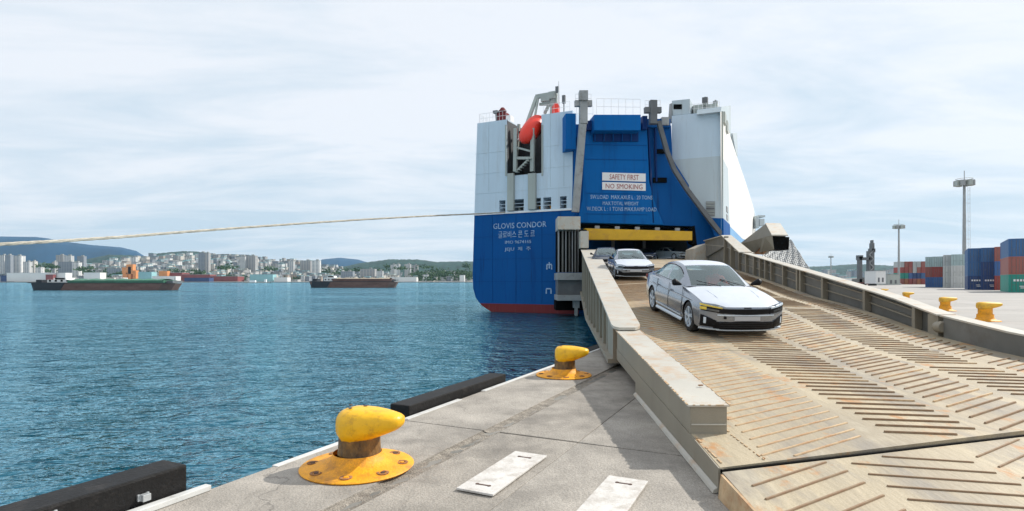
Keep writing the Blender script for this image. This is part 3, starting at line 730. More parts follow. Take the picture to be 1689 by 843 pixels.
def facade_text(s, x0, x1, y0, y1, m='letter_w', plane=FP, off=.37, parent=ship, nn=FN):
    c0, c1, c3 = plane(x0, y1, off), plane(x1, y1, off), plane(x0, y0, off)
    h_ = (c3 - c0).length
    cu = bpy.data.curves.new('t', 'FONT'); cu.body = s; cu.size = 1
    to = bpy.data.objects.new('t', cu); col.objects.link(to)
    bpy.context.view_layer.update(); wd = max(to.dimensions.x, .1); ht = max(to.dimensions.y, .1)
    bpy.data.objects.remove(to)
    xa = (c1 - c0); xa.z = 0; ln = xa.length; xa.normalize(); ya = Vector((0, 0, 1)); za = xa.cross(ya)
    mt = Matrix((xa, ya, za)).transposed().to_4x4(); mt.translation = (c0 + c1) / 2
    sz = h_ / max(ht, .68)
    tag(text_mesh('hull_lettering', s, sz, mt, M[m], parent, sx=ln / (wd * sz), depth=.012), kind='stuff')
facade_text('SW.LOAD  MAX.AXLE L : 20 TONS', 974, 1076, 322, 328.5)
facade_text('MAX.TOTAL WEIGHT', 994, 1053, 332.5, 338.5)
facade_text('W.DECK L : 1 TONS MAX.RAMP LOAD', 968, 1083, 341.5, 348)
def stern_pl(x, y, off): return SP(x, y, -off)
facade_text('GLOVIS CONDOR', 813.5, 901, 367, 376, plane=stern_pl, off=.03)
facade_text('글로비스 콘 도 르', 822, 882, 379.5, 391, plane=stern_pl, off=.03)
facade_text('IMO 9674165', 833, 876, 396.5, 401.5, plane=stern_pl, off=.03)
facade_text('JEJU  제  주', 833, 876, 405.5, 413, plane=stern_pl, off=.03)
# draught / towing marks on the hull
for (x, y) in ((906, 440), (905, 480)):
    c = SP(x, y, -.04)
    mk_ = MB()
    mk_.bar(c + T * -.28 + Vector((0, 0, -.3)), c + T * -.28 + Vector((0, 0, .2)), .14, .04, up=Q)
    mk_.bar(c + T * .28 + Vector((0, 0, -.3)), c + T * .28 + Vector((0, 0, .2)), .14, .04, up=Q)
    mk_.bar(c + T * -.3 + Vector((0, 0, .25)), c + T * .3 + Vector((0, 0, .25)), .14, .04, up=Q)
    if y < 450: mk_.bar(c + Vector((0, 0, -.2)), c + Vector((0, 0, .5)), .12, .04, up=Q)
    mk_.build('tug_mark', M['letter_w'], ship)
# car deck behind the opening
FX, FY = Vector((1, .1, 0)).normalized(), Vector((-.1, 1, 0)).normalized()
def FW(a, b, z): 
    p = FA + FX * a + FY * b
    return Vector((p.x, p.y, z))
fl = lambda a0, a1, b0, b1, z0, z1, name, m: MB().hexa([FW(a0, b0, z0), FW(a1, b0, z0), FW(a1, b1, z0), FW(a0, b1, z0)],
                                                       [FW(a0, b0, z1), FW(a1, b0, z1), FW(a1, b1, z1), FW(a0, b1, z1)]).build(name, M[m], ship)
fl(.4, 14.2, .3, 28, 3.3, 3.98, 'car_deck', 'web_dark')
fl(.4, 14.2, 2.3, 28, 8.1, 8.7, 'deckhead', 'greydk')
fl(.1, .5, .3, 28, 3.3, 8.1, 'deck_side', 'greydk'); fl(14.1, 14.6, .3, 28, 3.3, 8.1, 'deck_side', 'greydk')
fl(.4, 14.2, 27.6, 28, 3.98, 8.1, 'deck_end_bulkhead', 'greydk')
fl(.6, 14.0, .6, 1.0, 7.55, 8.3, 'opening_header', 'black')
for k in range(3):
    a = 3 + k * 4
    MB().bar(FW(a, 9, 3.98), FW(a, 9, 8.1), .35, .35, up=(1, 0, 0)).build('deck_pillar', M['grey'], ship)
for k in range(4):
    a = 2 + k * 3.4
    MB().box(FW(a, 4, 7.9), (1.2, .3, .15)).build('deck_light_fitting', M['pillar'], ship)
p = [FP(965, 395.5, 1.2), FP(1142, 396.5, 1.2), FP(1142, 381.5, 1.2), FP(965, 376.5, 1.2)]
bmn = MB().prism(p, -FN * .9).build('yellow_lifting_beam', M['beam'], ship, bevel=.05)
for k in range(5):
    c = FP(985 + k * 33, 376.4 + k * .9, .8); MB().box(c + Vector((0, 0, .1)), (.5, .3, .3)).build('beam_lug', M['grey'], bmn)
MB().prism([FP(1142, 400, 1.0), FP(1150, 406, 1.0), FP(1146, 372, 1.0), FP(1141, 378, 1.0)], -FN * 1.2).build('beam_end_guide', M['black'], ship)
# lower hull under the door and starboard hull
hm = MB()
hm.hexa([W(12.3, 1.2, -4.5), W(26.5, 9, -4.5), W(26.0, 90, -4.5), W(12.3, 150, -4.5)], [W(12.3, 1.2, 3.28), W(26.5, 9, 3.28), W(26.0, 90, 3.28), W(12.3, 150, 3.28)])
hm.build('hull_lower', M['blue'], ship)
# starboard block (white) with its diagonal lower edge
RB = lambda px, py, v=6.8: SP(px, py, v)
zt = RB(1187, 183).z
pw = [RB(1108, 191), RB(1108, 265), RB(1163, 352), RB(1167, 359), RB(1192, 360)]
top = [RB(1187.5, 183)]
zl = RB(1108, 265).z
zmid = RB(1188, 256).z
up_ = [RB(1108, 191), RB(1108, 264), RB(1190, 257), RB(1187.5, 183)]
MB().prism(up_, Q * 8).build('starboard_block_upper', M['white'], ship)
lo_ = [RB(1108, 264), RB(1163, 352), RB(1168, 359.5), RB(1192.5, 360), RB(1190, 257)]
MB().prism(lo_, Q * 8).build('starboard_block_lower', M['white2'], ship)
lw = [RB(1168, 359.6), RB(1178, 388), RB(1194, 400), RB(1193, 360)]
MB().prism(lw, Q * 8).build('starboard_hull_end', M['blue'], ship)
gl = MB().prism([RB(1164.5, 356.5, 6.72), RB(1179, 356.5, 6.72), RB(1179, 332, 6.72), RB(1164.5, 332, 6.72)], Q * .1).build('louvre', M['grey'], ship)
for k in range(5):
    y = 335 + k * 4.5
    MB().bar(RB(1165, y, 6.68), RB(1178.6, y, 6.68), .1, .14, up=Q).build('slat', M['greydk'] if k == 2 else M['pillar'], gl)
# starboard side going forward, top line stepping down as in the photo
R0 = RB(1190, 300); R0.z = 0
def SS(px, z):         # point on the starboard side plane under pixel column px
    d = Vector(((px - CX) / F_PX, 1, 0)); 
    t_ = (R0 - Vector((0, 0, 0))).dot(T) / d.dot(T)
    p = d * t_
    return Vector((p.x, p.y, z))
def SSp(px, py):
    p = SS(px, 0); p.z = CAMZ - (py - HZ) / F_PX * p.y; return p
side_p = [SSp(1190, 360), SSp(1188.5, 184), SSp(1196, 190), SSp(1205, 226), SSp(1218, 266), SSp(1230, 301), SSp(1240, 333), SSp(1244, 347), SSp(1246, 372), SSp(1247, 404), SSp(1238, 398), SSp(1225, 394), SSp(1205, 374)]
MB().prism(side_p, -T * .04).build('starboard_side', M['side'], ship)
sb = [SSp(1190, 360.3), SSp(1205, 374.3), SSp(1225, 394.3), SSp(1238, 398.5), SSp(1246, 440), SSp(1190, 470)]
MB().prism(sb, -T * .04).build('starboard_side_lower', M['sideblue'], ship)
# forward end cap of the side and deck fittings along the top edge
MB().prism([SS(1244, SSp(1244, 346).z), SS(1244, -2), SS(1247, -2), SS(1247, SSp(1247, 356).z)], -T * 12).build('forward_side', M['white'], ship)
MB().prism([SSp(1188.8, 184), SSp(1190, 176), SSp(1205.5, 174), SSp(1206, 226), SSp(1197, 196)], -T * 2.5).build('funnel_casing', M['white2'], ship)
MB().prism([SSp(1208, 220), SSp(1216, 219), SSp(1216.5, 258), SSp(1214, 252)], -T * 2.5).build('vent_trunk', M['white2'], ship)
for px_ in (1197, 1202, 1210, 1220, 1223, 1228, 1231, 1236, 1240):
    y = pl([(1196, 194), (1205, 228), (1218, 268), (1230, 303), (1244, 346)], px_)
    p = SSp(px_, y); 
    MB().box(p + Vector((-.3, 0, -.2)), (.45, .8, 1.0 * p.y / 100), QZ).build('deck_fitting', M['grey'] if px_ != 1220 else M['greydk'], ship)
for (x0, y0) in ((1192, 200), (1196, 214)):
    MB().box(SSp(x0 + 2, y0 - 4) + T * .05, (.3, 1.6, 1.2), QZ).build('side_vent', M['pillar'], ship)
for y0 in (343, 356):
    MB().box(SSp(1197, y0 + 3) + T * .05, (.3, 1.6, .6), QZ).build('pilot_door_frame', M['grey'], ship)
MB().bar(SSp(1190.3, 184) + T * .06, SSp(1190.3, 362) + T * .06, .2, .2, up=Q).build('corner_fender_rail', M['pillar'], ship)
fs_ = MB()
for (x0, x1, y0, y1) in ((1247, 1252, 358, 376), (1251, 1262, 355, 358), (1253, 1261, 361, 372)):
    a, b = P(x0, y1, 118), P(x1, y0, 118); fs_.box(((a.x + b.x) / 2, 119.5, (a.z + b.z) / 2), (b.x - a.x, 3, b.z - a.z))
fs_.build('foredeck_structure', M['white2'], ship)
# deck house on the block
dh = MB().prism([RB(1109, 190.5, 7.2), RB(1138, 188, 7.2), RB(1138, 163, 7.2), RB(1108, 166, 7.2)], Q * 4).build('deck_house', M['white2'], ship, bevel=.04)
MB().prism([RB(1111, 180, 7.15), RB(1124.5, 180, 7.15), RB(1124.5, 172, 7.15), RB(1111, 172, 7.15)], Q * .2).build('window', M['black'], dh)
MB().prism([RB(1102, 200, 7.0), RB(1108, 200, 7.0), RB(1108, 170, 7.0), RB(1104, 172, 7.0)], Q * 1).build('stair_tower', M['grey'], ship)
for (x, y0, y1, s_) in ((1163, 186, 160, .3), (1180, 184, 165, .25), (1144, 188, 175, .3)):
    a, b = RB(x, y0, 9), RB(x, y1, 9)
    MB().bar(a, b, .14).box(b + Vector((0, 0, -.4)), (s_ * 2, s_ * 2, s_ * 2), QZ).box(b + Vector((0, 0, -1.3)), (s_ * 2.5, s_, s_ * .6), QZ).build('radar_mast' if y1 == 160 else 'deck_lamp_post', M['greydk'] if y1 == 160 else M['grey'], ship)
MB().box(RB(1157, 184, 9), (1.6, 1.5, 1.2), QZ).box(RB(1172, 182, 9), (1.6, 1.5, 1.0), QZ).build('deck_machinery', M['pillar'], ship)
rail([RB(1138, 187.5, 7), RB(1187, 183, 7)], h=1.0, n=7)
fbox('roof_unit', 1092, 1104, 193, 206, .6, 1.0, 'grey')
# ramp hoisting posts and stay
def hoist_post(pts, wd):
    m_ = MB()
    for a, b in zip(pts[:-1], pts[1:]): m_.bar(a, b, wd, wd * .9, up=FN)
    return m_
hoist_post([FP(962, 156, 2.4), FP(962, 205, 2.6)], .8).build('hoist_post', M['grey'], ship, bevel=.04)
hoist_post([FP(961, 205, 2.6), FP(949, 350, 2.0)], .72).build('hoist_stay', M['grey'], ship, bevel=.04)
MB().bar(FP(948, 171, 2.4), FP(976, 171, 2.4), .5, .6).box(FP(962, 159, 2.6), (.9, .9, 1.0)).build('hoist_head', M['grey'], ship)
rail([FP(949, 169.5, 2.3), FP(975, 169.5, 2.3)], h=.9, n=4)
hoist_post([FP(1077, 166, 2.0), FP(1077, 205, 2.0)], .75).build('hoist_post', M['greydk'], ship, bevel=.04)
MB().bar(FP(1063, 182, 2.0), FP(1090, 182, 2.0), .5, .6).build('hoist_head', M['greydk'], ship)
rail([FP(1064, 180, 1.9), FP(1089, 180, 1.9)], h=.9, n=4)
hoist_post([FP(1086, 200, 1.6), FP(1100, 250, 1.6), FP(1112, 280, 1.6), FP(1134, 314, 1.6), FP(1170, 362, 1.6), FP(1189, 386, 1.6)], .45).build('hoist_stay', M['greydk'], ship)

# ramp hinge platform on the port side of the ramp
hp = MB()
def pbox(x0, x1, y0, y1, d0, dep, name, m, bevel=.03, parent=None):
    p = [P(x0, y1, d0), P(x1, y1, d0), P(x1, y0, d0), P(x0, y0, d0)]
    return MB().prism(p, Vector((0, dep, 0))).build(name, M[m] if isinstance(m, str) else m, parent or ship, bevel=bevel)
pbox(920, 957.5, 357, 378.5, 57.5, 3.0, 'hinge_cap', 'girder')
pbox(918, 968, 378.5, 449, 59.6, 1.5, 'hinge_bay', 'black')
for k, (x, w_) in enumerate(((921, 1.5), (927, 2.2), (933, 1.2), (938, 2.4), (943.5, 1.4), (948, 2.0), (953, 1.2))):
    pbox(x, x + w_, 379, 449, 58.5 - (k % 3) * .25, .9, 'hinge_rib', 'web_dark' if k % 2 else 'grey', 0)
pbox(919, 976, 450, 462, 57.0, 4.0, 'platform_flange', 'grey')
pbox(920, 974, 462, 487, 57.6, 3.0, 'platform_web', 'greydk')
pbox(919, 976, 487, 496, 57.0, 4.0, 'platform_flange', 'grey')
pbox(946, 956, 496, 508, 58.0, 2.0, 'platform_strut', 'grey'); pbox(949, 953, 508, 521, 58.0, 1.0, 'platform_strut', 'grey')
pbox(917, 972, 496, 512, 59.0, 3.0, 'ramp_support_foot', 'black', 0)
pbox(957.5, 971, 381, 409, 56.2, 1.4, 'ramp_hinge_bracket', 'girder')
# beige hinge housing at the starboard foot of the door
MB().prism([P(1144, 432, 57), P(1146, 410, 57), P(1164, 402, 57), P(1182, 398, 57), P(1196, 402, 57), P(1196, 432, 57)], (0, 3, 0)).build('ramp_hinge_bracket', M['girder'], ship, bevel=.03)
pbox(1165, 1180, 412, 424, 56.9, .3, 'bracket_opening', 'black', 0)

# ================================================================== THE RAMP
ZS = [(4.3, .2), (10.3, .40), (12.6, .58), (13.3, .66), (16.15, .98), (26.8, 1.74), (61.5, 4.02)]
XO = [(2.0, 1.55), (4.57, 1.66), (5.49, 1.71), (10.8, 1.97), (26.8, 4.3), (61.5, 7.6)]     # deck left edge (under the girder)
XI = [(5.49, 2.06), (10.8, 2.39), (57, 8.4)]                                              # inner line of the left girder
XR = [(2.0, 8.2), (6, 8.62), (9.9, 8.8), (12.1, 8.95), (14.1, 9.3), (18.9, 9.95), (33.7, 13.6), (43.3, 16.0), (61.5, 20.3)]
zs = lambda y: pl(ZS, y)
xo = lambda y: pl(XO, y)
xi = lambda y: pl(XI, y)
xr = lambda y: pl(XR, y)
hinge_y = lambda x: 4.57 + (x - 1.66) * (1.04 / 3.33)
ramp = thing('stern_ramp', (1.66, 4.57, 0), 'long beige steel ship ramp with chevron tread bars sloping down to the quay', 'ramp')
# deck: near panel, middle panel, upper panel, laid end to end; surface rows with slanted hinge at the near end
def deck(ya, yb, name, slant=False, th=.16, thick_far=.5):
    top, bot = [], []
    n = max(6, int((yb - ya) / 1.2)); m_ = 14
    for i in range(n + 1):
        rt, rbm = [], []
        for j in range(m_ + 1):
            f = j / m_
            y = lerp(ya, yb, i / n)
            x = lerp(xo(y), xr(y), f)
            if slant:
                y0 = hinge_y(x) + .02; y = lerp(y0, yb, i / n); x = lerp(xo(y), xr(y), f)
            rt.append(Vector((x, y, zs(y)))); rbm.append(Vector((x, y, zs(y) - th)))
        top.append(rt); bot.append(rbm)
    d = MB().grid(top).grid(bot)
    d.grid([top[0], bot[0]]); d.grid([top[-1], bot[-1]])
    d.grid([[r[0] for r in top], [r[0] for r in bot]]); d.grid([[r[-1] for r in top], [r[-1] for r in bot]])
    return d.build(name, M['ramp'], ramp, weld=True)
d_near = deck(4.57, 10.55, 'deck_panel', slant=True, th=.15)
d_mid = deck(10.58, 30.0, 'deck_panel', th=.22)
d_far = deck(30.03, 61.5, 'deck_panel', th=.3)
for ya, yb in ((14, 30), (30, 61)):
    MB().hexa([Vector((xo(ya) + .5, ya, zs(ya) - .5)), Vector((xr(ya) - .4, ya, zs(ya) - .5)), Vector((xr(yb) - .4, yb, zs(yb) - 1.3)), Vector((xo(yb) + .5, yb, zs(yb) - 1.3))],
              [Vector((xo(ya) + .5, ya, zs(ya) - .24)), Vector((xr(ya) - .4, ya, zs(ya) - .24)), Vector((xr(yb) - .4, yb, zs(yb) - .32)), Vector((xo(yb) + .5, yb, zs(yb) - .32))]).build('underframe', M['web_dark'], ramp)
# lower skirt of the near panel down to the quay
sk = MB()
for y0, y1 in ((4.58, 5.47), (5.47, 8.6)):
    sk.hexa([Vector((xo(y0) - .02, y0, .012)), Vector((xo(y0) + .05, y0, .012)), Vector((xo(y1) + .05, y1, .012)), Vector((xo(y1) - .02, y1, .012))],
            [Vector((xo(y0) - .02, y0, zs(y0) + .002)), Vector((xo(y0) + .05, y0, zs(y0) - .02)), Vector((xo(y1) + .05, y1, zs(y1) - .02)), Vector((xo(y1) - .02, y1, zs(y1) + .002))])
sk.hexa([Vector((xo(8.6) - .02, 8.6, .18)), Vector((xo(8.6) + .05, 8.6, .18)), Vector((xo(10.7) + .05, 10.7, .24)), Vector((xo(10.7) - .02, 10.7, .24))],
        [Vector((xo(8.6) - .02, 8.6, zs(8.6) + .002)), Vector((xo(8.6) + .05, 8.6, zs(8.6) - .02)), Vector((xo(10.7) + .05, 10.7, zs(10.7) - .02)), Vector((xo(10.7) - .02, 10.7, zs(10.7) + .002))])
sk.build('skirt_plate', M['girder_side'], ramp)
MB().hexa([Vector((xo(4.6) - .06, 4.6, .004)), Vector((xo(4.6) - .021, 4.6, .004)), Vector((xo(8.55) - .021, 8.55, .004)), Vector((xo(8.55) - .06, 8.55, .004))],
          [Vector((xo(4.6) - .05, 4.6, .03)), Vector((xo(4.6) - .021, 4.6, .045)), Vector((xo(8.55) - .021, 8.55, .045)), Vector((xo(8.55) - .05, 8.55, .03))]).build('skirt_foot', M['girder'], ramp)
# near box girder
def hx(y0, y1, xa0, xb0, xa1, xb1, za0, zb0, za1, zb1):
    return [Vector((xa0, y0, za0)), Vector((xb0, y0, za0)), Vector((xb1, y1, za1)), Vector((xa1, y1, za1))], [Vector((xa0, y0, zb0)), Vector((xb0, y0, zb0)), Vector((xb1, y1, zb1)), Vector((xa1, y1, zb1))]
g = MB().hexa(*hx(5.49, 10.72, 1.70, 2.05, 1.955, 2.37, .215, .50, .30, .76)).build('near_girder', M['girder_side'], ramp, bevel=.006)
MB().hexa(*hx(5.47, 10.74, 1.67, 2.07, 1.93, 2.39, .501, .518, .761, .778)).build('girder_cap', M['girder'], g, bevel=.003)
MB().box((1.875, 5.485, .33), (.33, .012, .010)).build('weld_seam', M['girder'], g)
er = MB()
rr = random.Random(3)
def rust_line(a, b, n, w=.012):
    a, b = Vector(a), Vector(b)
    for i in range(n):
        f0 = (i + rr.uniform(0, .5)) / n; f1 = f0 + rr.uniform(.2, .9) / n
        er.bar(a.lerp(b, f0) + Vector((rr.uniform(-.004, .004), 0, 0)), a.lerp(b, min(1, f1)), w * rr.uniform(.6, 1.5), .006)
rust_line((1.67, 5.47, .521), (1.93, 10.74, .781), 46, .016)
rust_line((2.07, 5.47, .521), (2.39, 10.74, .781), 40)
rust_line((1.69, 5.47, .520), (2.05, 5.47, .520), 5, .010)
rust_line((2.085, 4.75, .2195), (2.075, 5.49, .2435), 9, .008)
rust_line((2.08, 5.5, .246), (2.40, 10.7, .428), 40, .022)
rust_line((1.70, 4.62, .217), (1.72, 5.45, .243), 6, .014)
tag(er.build('rust_edge', M['rusty_paint'], ramp, fix=False), kind='stuff')
for k in range(2):
    y = 4.8 + k * .085
    MB().lathe([(0, 0), (.014, 0), (.012, .008), (0, .01)], 7, (2.11 + rr.uniform(-.02, .02), y, zs(y) + .0)).build('bolt_head', M['rust'], ramp)
MB().box((2.03, 6.2, .575), (.05, .022, .012), rz=.3).build('lifting_eye', M['rust'], g)
# main left girder: tapering web with ribs and wide cap
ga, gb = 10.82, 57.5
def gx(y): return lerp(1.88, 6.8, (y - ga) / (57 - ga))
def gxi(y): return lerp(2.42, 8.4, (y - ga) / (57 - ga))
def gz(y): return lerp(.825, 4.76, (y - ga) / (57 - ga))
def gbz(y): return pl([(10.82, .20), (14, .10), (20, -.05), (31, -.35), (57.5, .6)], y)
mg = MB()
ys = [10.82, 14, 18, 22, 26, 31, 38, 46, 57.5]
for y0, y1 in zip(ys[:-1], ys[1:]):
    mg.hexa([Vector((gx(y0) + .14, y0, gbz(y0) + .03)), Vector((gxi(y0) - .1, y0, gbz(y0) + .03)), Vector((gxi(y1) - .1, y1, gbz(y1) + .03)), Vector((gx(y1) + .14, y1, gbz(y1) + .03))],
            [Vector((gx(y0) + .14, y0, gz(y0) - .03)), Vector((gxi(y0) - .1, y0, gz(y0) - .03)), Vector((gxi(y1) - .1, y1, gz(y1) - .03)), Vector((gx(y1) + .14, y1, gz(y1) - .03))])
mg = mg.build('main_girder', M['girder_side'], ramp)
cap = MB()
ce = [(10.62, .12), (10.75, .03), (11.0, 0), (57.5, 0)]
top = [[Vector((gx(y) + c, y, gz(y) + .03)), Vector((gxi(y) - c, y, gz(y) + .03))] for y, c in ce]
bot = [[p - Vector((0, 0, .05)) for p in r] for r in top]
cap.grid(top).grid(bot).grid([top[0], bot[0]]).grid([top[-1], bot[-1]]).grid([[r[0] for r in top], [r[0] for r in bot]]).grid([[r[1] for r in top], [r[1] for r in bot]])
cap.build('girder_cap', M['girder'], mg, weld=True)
fo = MB()
for y0, y1 in zip(ys[:-1], ys[1:]):
    fo.hexa([Vector((gx(y0) - .08, y0, gbz(y0) - .05)), Vector((gx(y0) + .2, y0, gbz(y0) - .05)), Vector((gx(y1) + .2, y1, gbz(y1) - .05)), Vector((gx(y1) - .08, y1, gbz(y1) - .05))],
            [Vector((gx(y0) - .08, y0, gbz(y0) + .03)), Vector((gx(y0) + .2, y0, gbz(y0) + .03)), Vector((gx(y1) + .2, y1, gbz(y1) + .03)), Vector((gx(y1) - .08, y1, gbz(y1) + .03))])
fo.build('bottom_flange', M['girder_side'], mg)
MB().hexa(*hx(10.84, 12.6, gx(10.84) + .02, gx(10.84) + .15, gx(12.6) + .02, gx(12.6) + .15, .21, .81, .16, .95)).build('end_plate', M['girder_side'], mg)
for y in (12.9, 14.6, 16.6, 19, 21.8, 25, 28.6, 32.8, 37.5, 43, 49):
    MB().hexa([Vector((gx(y) + .02, y - .05, gbz(y) + .03)), Vector((gx(y) + .15, y - .05, gbz(y) + .03)), Vector((gx(y) + .15, y + .05, gbz(y) + .03)), Vector((gx(y) + .02, y + .05, gbz(y) + .03))],
              [Vector((gx(y) + .02, y - .05, gz(y) - .03)), Vector((gx(y) + .15, y - .05, gz(y) - .03)), Vector((gx(y) + .15, y + .05, gz(y) - .03)), Vector((gx(y) + .02, y + .05, gz(y) - .03))]).build('stiffener', M['girder_side'], mg)
# hinge gap between near and main girder
MB().lathe([(.0, -.25), (.11, -.25), (.11, .25), (0, .25)], 14, (2.15, 10.72, .45), axis='y').build('hinge_pin', M['rust'], ramp, smooth=True)
# right wall: web, cap flange, posts, horizontal stringers
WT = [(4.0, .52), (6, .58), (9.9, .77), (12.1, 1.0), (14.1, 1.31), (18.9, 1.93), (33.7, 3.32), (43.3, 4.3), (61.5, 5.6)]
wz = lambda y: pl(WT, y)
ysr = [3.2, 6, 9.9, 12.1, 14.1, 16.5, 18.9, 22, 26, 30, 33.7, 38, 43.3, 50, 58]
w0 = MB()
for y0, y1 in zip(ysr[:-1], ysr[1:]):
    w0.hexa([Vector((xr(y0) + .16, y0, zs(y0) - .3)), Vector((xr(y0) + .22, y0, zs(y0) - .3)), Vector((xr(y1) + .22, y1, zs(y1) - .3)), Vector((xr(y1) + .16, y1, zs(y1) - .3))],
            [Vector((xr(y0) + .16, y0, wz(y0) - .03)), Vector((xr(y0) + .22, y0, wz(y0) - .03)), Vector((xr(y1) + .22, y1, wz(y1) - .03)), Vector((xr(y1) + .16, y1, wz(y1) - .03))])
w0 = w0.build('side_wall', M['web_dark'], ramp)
# near smooth curb panel, flush with the posts
ycs = [3.2, 6, 9.9, 11.9]
c0 = MB()
for y0, y1 in zip(ycs[:-1], ycs[1:]):
    c0.hexa([Vector((xr(y0) - .02, y0, zs(y0) - .02)), Vector((xr(y0) + .155, y0, zs(y0) - .02)), Vector((xr(y1) + .155, y1, zs(y1) - .02)), Vector((xr(y1) - .02, y1, zs(y1) - .02))],
            [Vector((xr(y0) - .02, y0, wz(y0) - .035)), Vector((xr(y0) + .155, y0, wz(y0) - .035)), Vector((xr(y1) + .155, y1, wz(y1) - .035)), Vector((xr(y1) - .02, y1, wz(y1) - .035))])
c0.build('near_curb', M['web_dark'], w0)
MB().lathe([(.0, -.10), (.10, -.10), (.12, -.05), (.12, .05), (.10, .10), (0, .10)], 16, (xr(12.0) - .03, 12.0, zs(12) + .2), axis='y').build('hinge_knuckle', M['girder_side'], w0, smooth=True)
MB().lathe([(.0, 0), (.03, 0), (.03, .05), (0, .05)], 8, (xr(9.2) - .04, 9.2, .5), axis='y').build('drain_plug', M['black'], w0)
def wcap(ya, yb, wl, wr_, m='girder', n=10, name='wall_cap'):
    top = []; 
    for i in range(n + 1):
        y = lerp(ya, yb, i / n); top.append([Vector((xr(y) - wl, y, wz(y))), Vector((xr(y) + wr_, y, wz(y)))])
    bot = [[p - Vector((0, 0, .035)) for p in r] for r in top]
    MB().grid(top).grid(bot).grid([top[0], bot[0]]).grid([top[-1], bot[-1]]).grid([[r[0] for r in top], [r[0] for r in bot]]).grid([[r[1] for r in top], [r[1] for r in bot]]).build(name, M[m], w0, weld=True)
wcap(3.2, 12.0, .04, .30); wcap(12.05, 33.6, .06, .34, n=24); wcap(33.65, 58, .06, .6)
# gusset at the upper end
gp = [Vector((xr(34) - .05, 34, wz(34))), Vector((xr(43.3) - .05, 43.3, 5.08)), Vector((xr(47) - .05, 47, 5.3)), Vector((xr(58) - .05, 58, 5.7)), Vector((xr(58) - .05, 58, 4)), Vector((xr(43.3) - .05, 43.3, 4.28))]
MB().prism(gp, (.2, 0, 0)).build('gusset_plate', M['web_dark'], w0)
MB().bar(gp[0] + Vector((.15, 0, .02)), gp[1] + Vector((.15, 0, .02)), .7, .06).bar(gp[1] + Vector((.15, 0, .02)), gp[3] + Vector((.15, 0, .02)), .6, .06).build('gusset_cap', M['girder'], w0)
for y in (38, 41.5):
    MB().bar(Vector((xr(y) - .12, y, zs(y))), Vector((xr(y) - .12, y, 4.9 if y > 40 else wz(y) + .3)), .12, .3, up=(1, 0, 0)).build('wall_post', M['girder_side'], w0)
post_y = [12.25, 13.05, 15.5, 18.3, 20.8, 21.3, 23.6, 26.0, 27.4, 28.8, 30.6, 33.2, 36.0]
for i, y in enumerate(post_y):
    wd = .30 if i == 0 else .10
    MB().bar(Vector((xr(y) + .06, y, zs(y) - .02)), Vector((xr(y) + .06, y, wz(y) - .036)), .17, wd, up=(0, 1, 0)).build('wall_post', M['girder_side'], w0)
for f in (.36, .72):
    s_ = MB()
    for y0, y1 in zip(post_y[1:-1], post_y[2:]):
        s_.bar(Vector((xr(y0) + .12, y0 + .06, lerp(zs(y0), wz(y0), f))), Vector((xr(y1) + .12, y1 - .06, lerp(zs(y1), wz(y1), f))), .07, .03)
    s_.build('wall_stringer', M['girder_side'], w0)
# folded arm standing on the wall and the netted gangway behind it
arm = thing('folded_flap_arm', P(1245, 418, 42), 'beige box-shaped arm folded up above the right ramp wall, dark open end', 'ramp arm')
E_, F_, G_, H_, I_ = P(1219, 403, 46), P(1263, 369, 41), P(1273, 388, 38.5), P(1277, 412, 38.6), P(1243, 419, 43.5)
exv = Vector((1.15, .25, 0))
MB().prism([E_, F_, G_, I_], exv * .96).build('arm_box', M['girder_side'], arm)
sl_ = MB().hexa([G_ + Vector((-.03, -.05, -.04)), G_ + exv * 1.03 + Vector((0, -.05, -.04)), F_ + exv + Vector((0, 0, -.01)), F_ + Vector((-.03, 0, -.01))],
                [G_ + Vector((-.03, -.05, .04)), G_ + exv * 1.03 + Vector((0, -.05, .04)), F_ + exv + Vector((0, 0, .06)), F_ + Vector((-.03, 0, .06))]).build('cover_plate', M['girder'], arm)
MB().prism([P(1275, 390, 38.7), P(1277, 412, 38.7), P(1301, 412, 38.9), P(1302, 391, 38.9)], (.1, 1.5, 0)).build('arm_opening', M['black'], arm)
MB().prism([P(1262, 391, 39.0), P(1274, 389, 38.6), P(1277, 412, 38.6), P(1256, 416, 40)], (.05, .5, 0)).build('bracket', M['girder_side'], arm)
MB().prism([P(1243, 419, 43), P(1256, 419.5, 40), P(1270, 404, 39.4), P(1264, 399, 40)], (.4, .6, 0)).build('rusty_patch', M['rust'], arm)
net = thing('covered_gangway', P(1335, 446, 46), 'sloping gangway under pale grey netting behind the right ramp wall', 'gangway')
na, nb_, nc, nd_ = P(1258, 424, 44), P(1268, 400, 50), P(1304, 396, 50), P(1336, 447, 44)
rows = []
for i in range(13):
    f = i / 12; a = nb_.lerp(na, f); b = nc.lerp(nd_, f)
    rows.append([a.lerp(b, j / 18) + Vector((0, 0, .06 * math.sin(j * 2.1 + i * 1.3))) for j in range(19)])
MB().grid(rows).build('netting', M['net'], net, smooth=True, fix=False)
cords = MB()
for i in range(0, 13): cords.tube([p + Vector((0, -.03, .03)) for p in rows[i]], .03, 4)
for j in range(0, 19, 1): cords.tube([rows[i][j] + Vector((0, -.03, .03)) for i in range(13)], .03, 4)
cords.build('net_cords', M['grey'], net, fix=False)
for (a, b) in ((nb_, na), (nc, nd_)):
    MB().bar(a - Vector((0, 0, .1)), b - Vector((0, 0, .1)), .15).build('side_beam', M['pillar'], net)
for p in (na, nd_): MB().bar(Vector((p.x, p.y + .1, 0.0)), p + Vector((0, .1, -.1)), .15).build('support_post', M['pillar'], net)

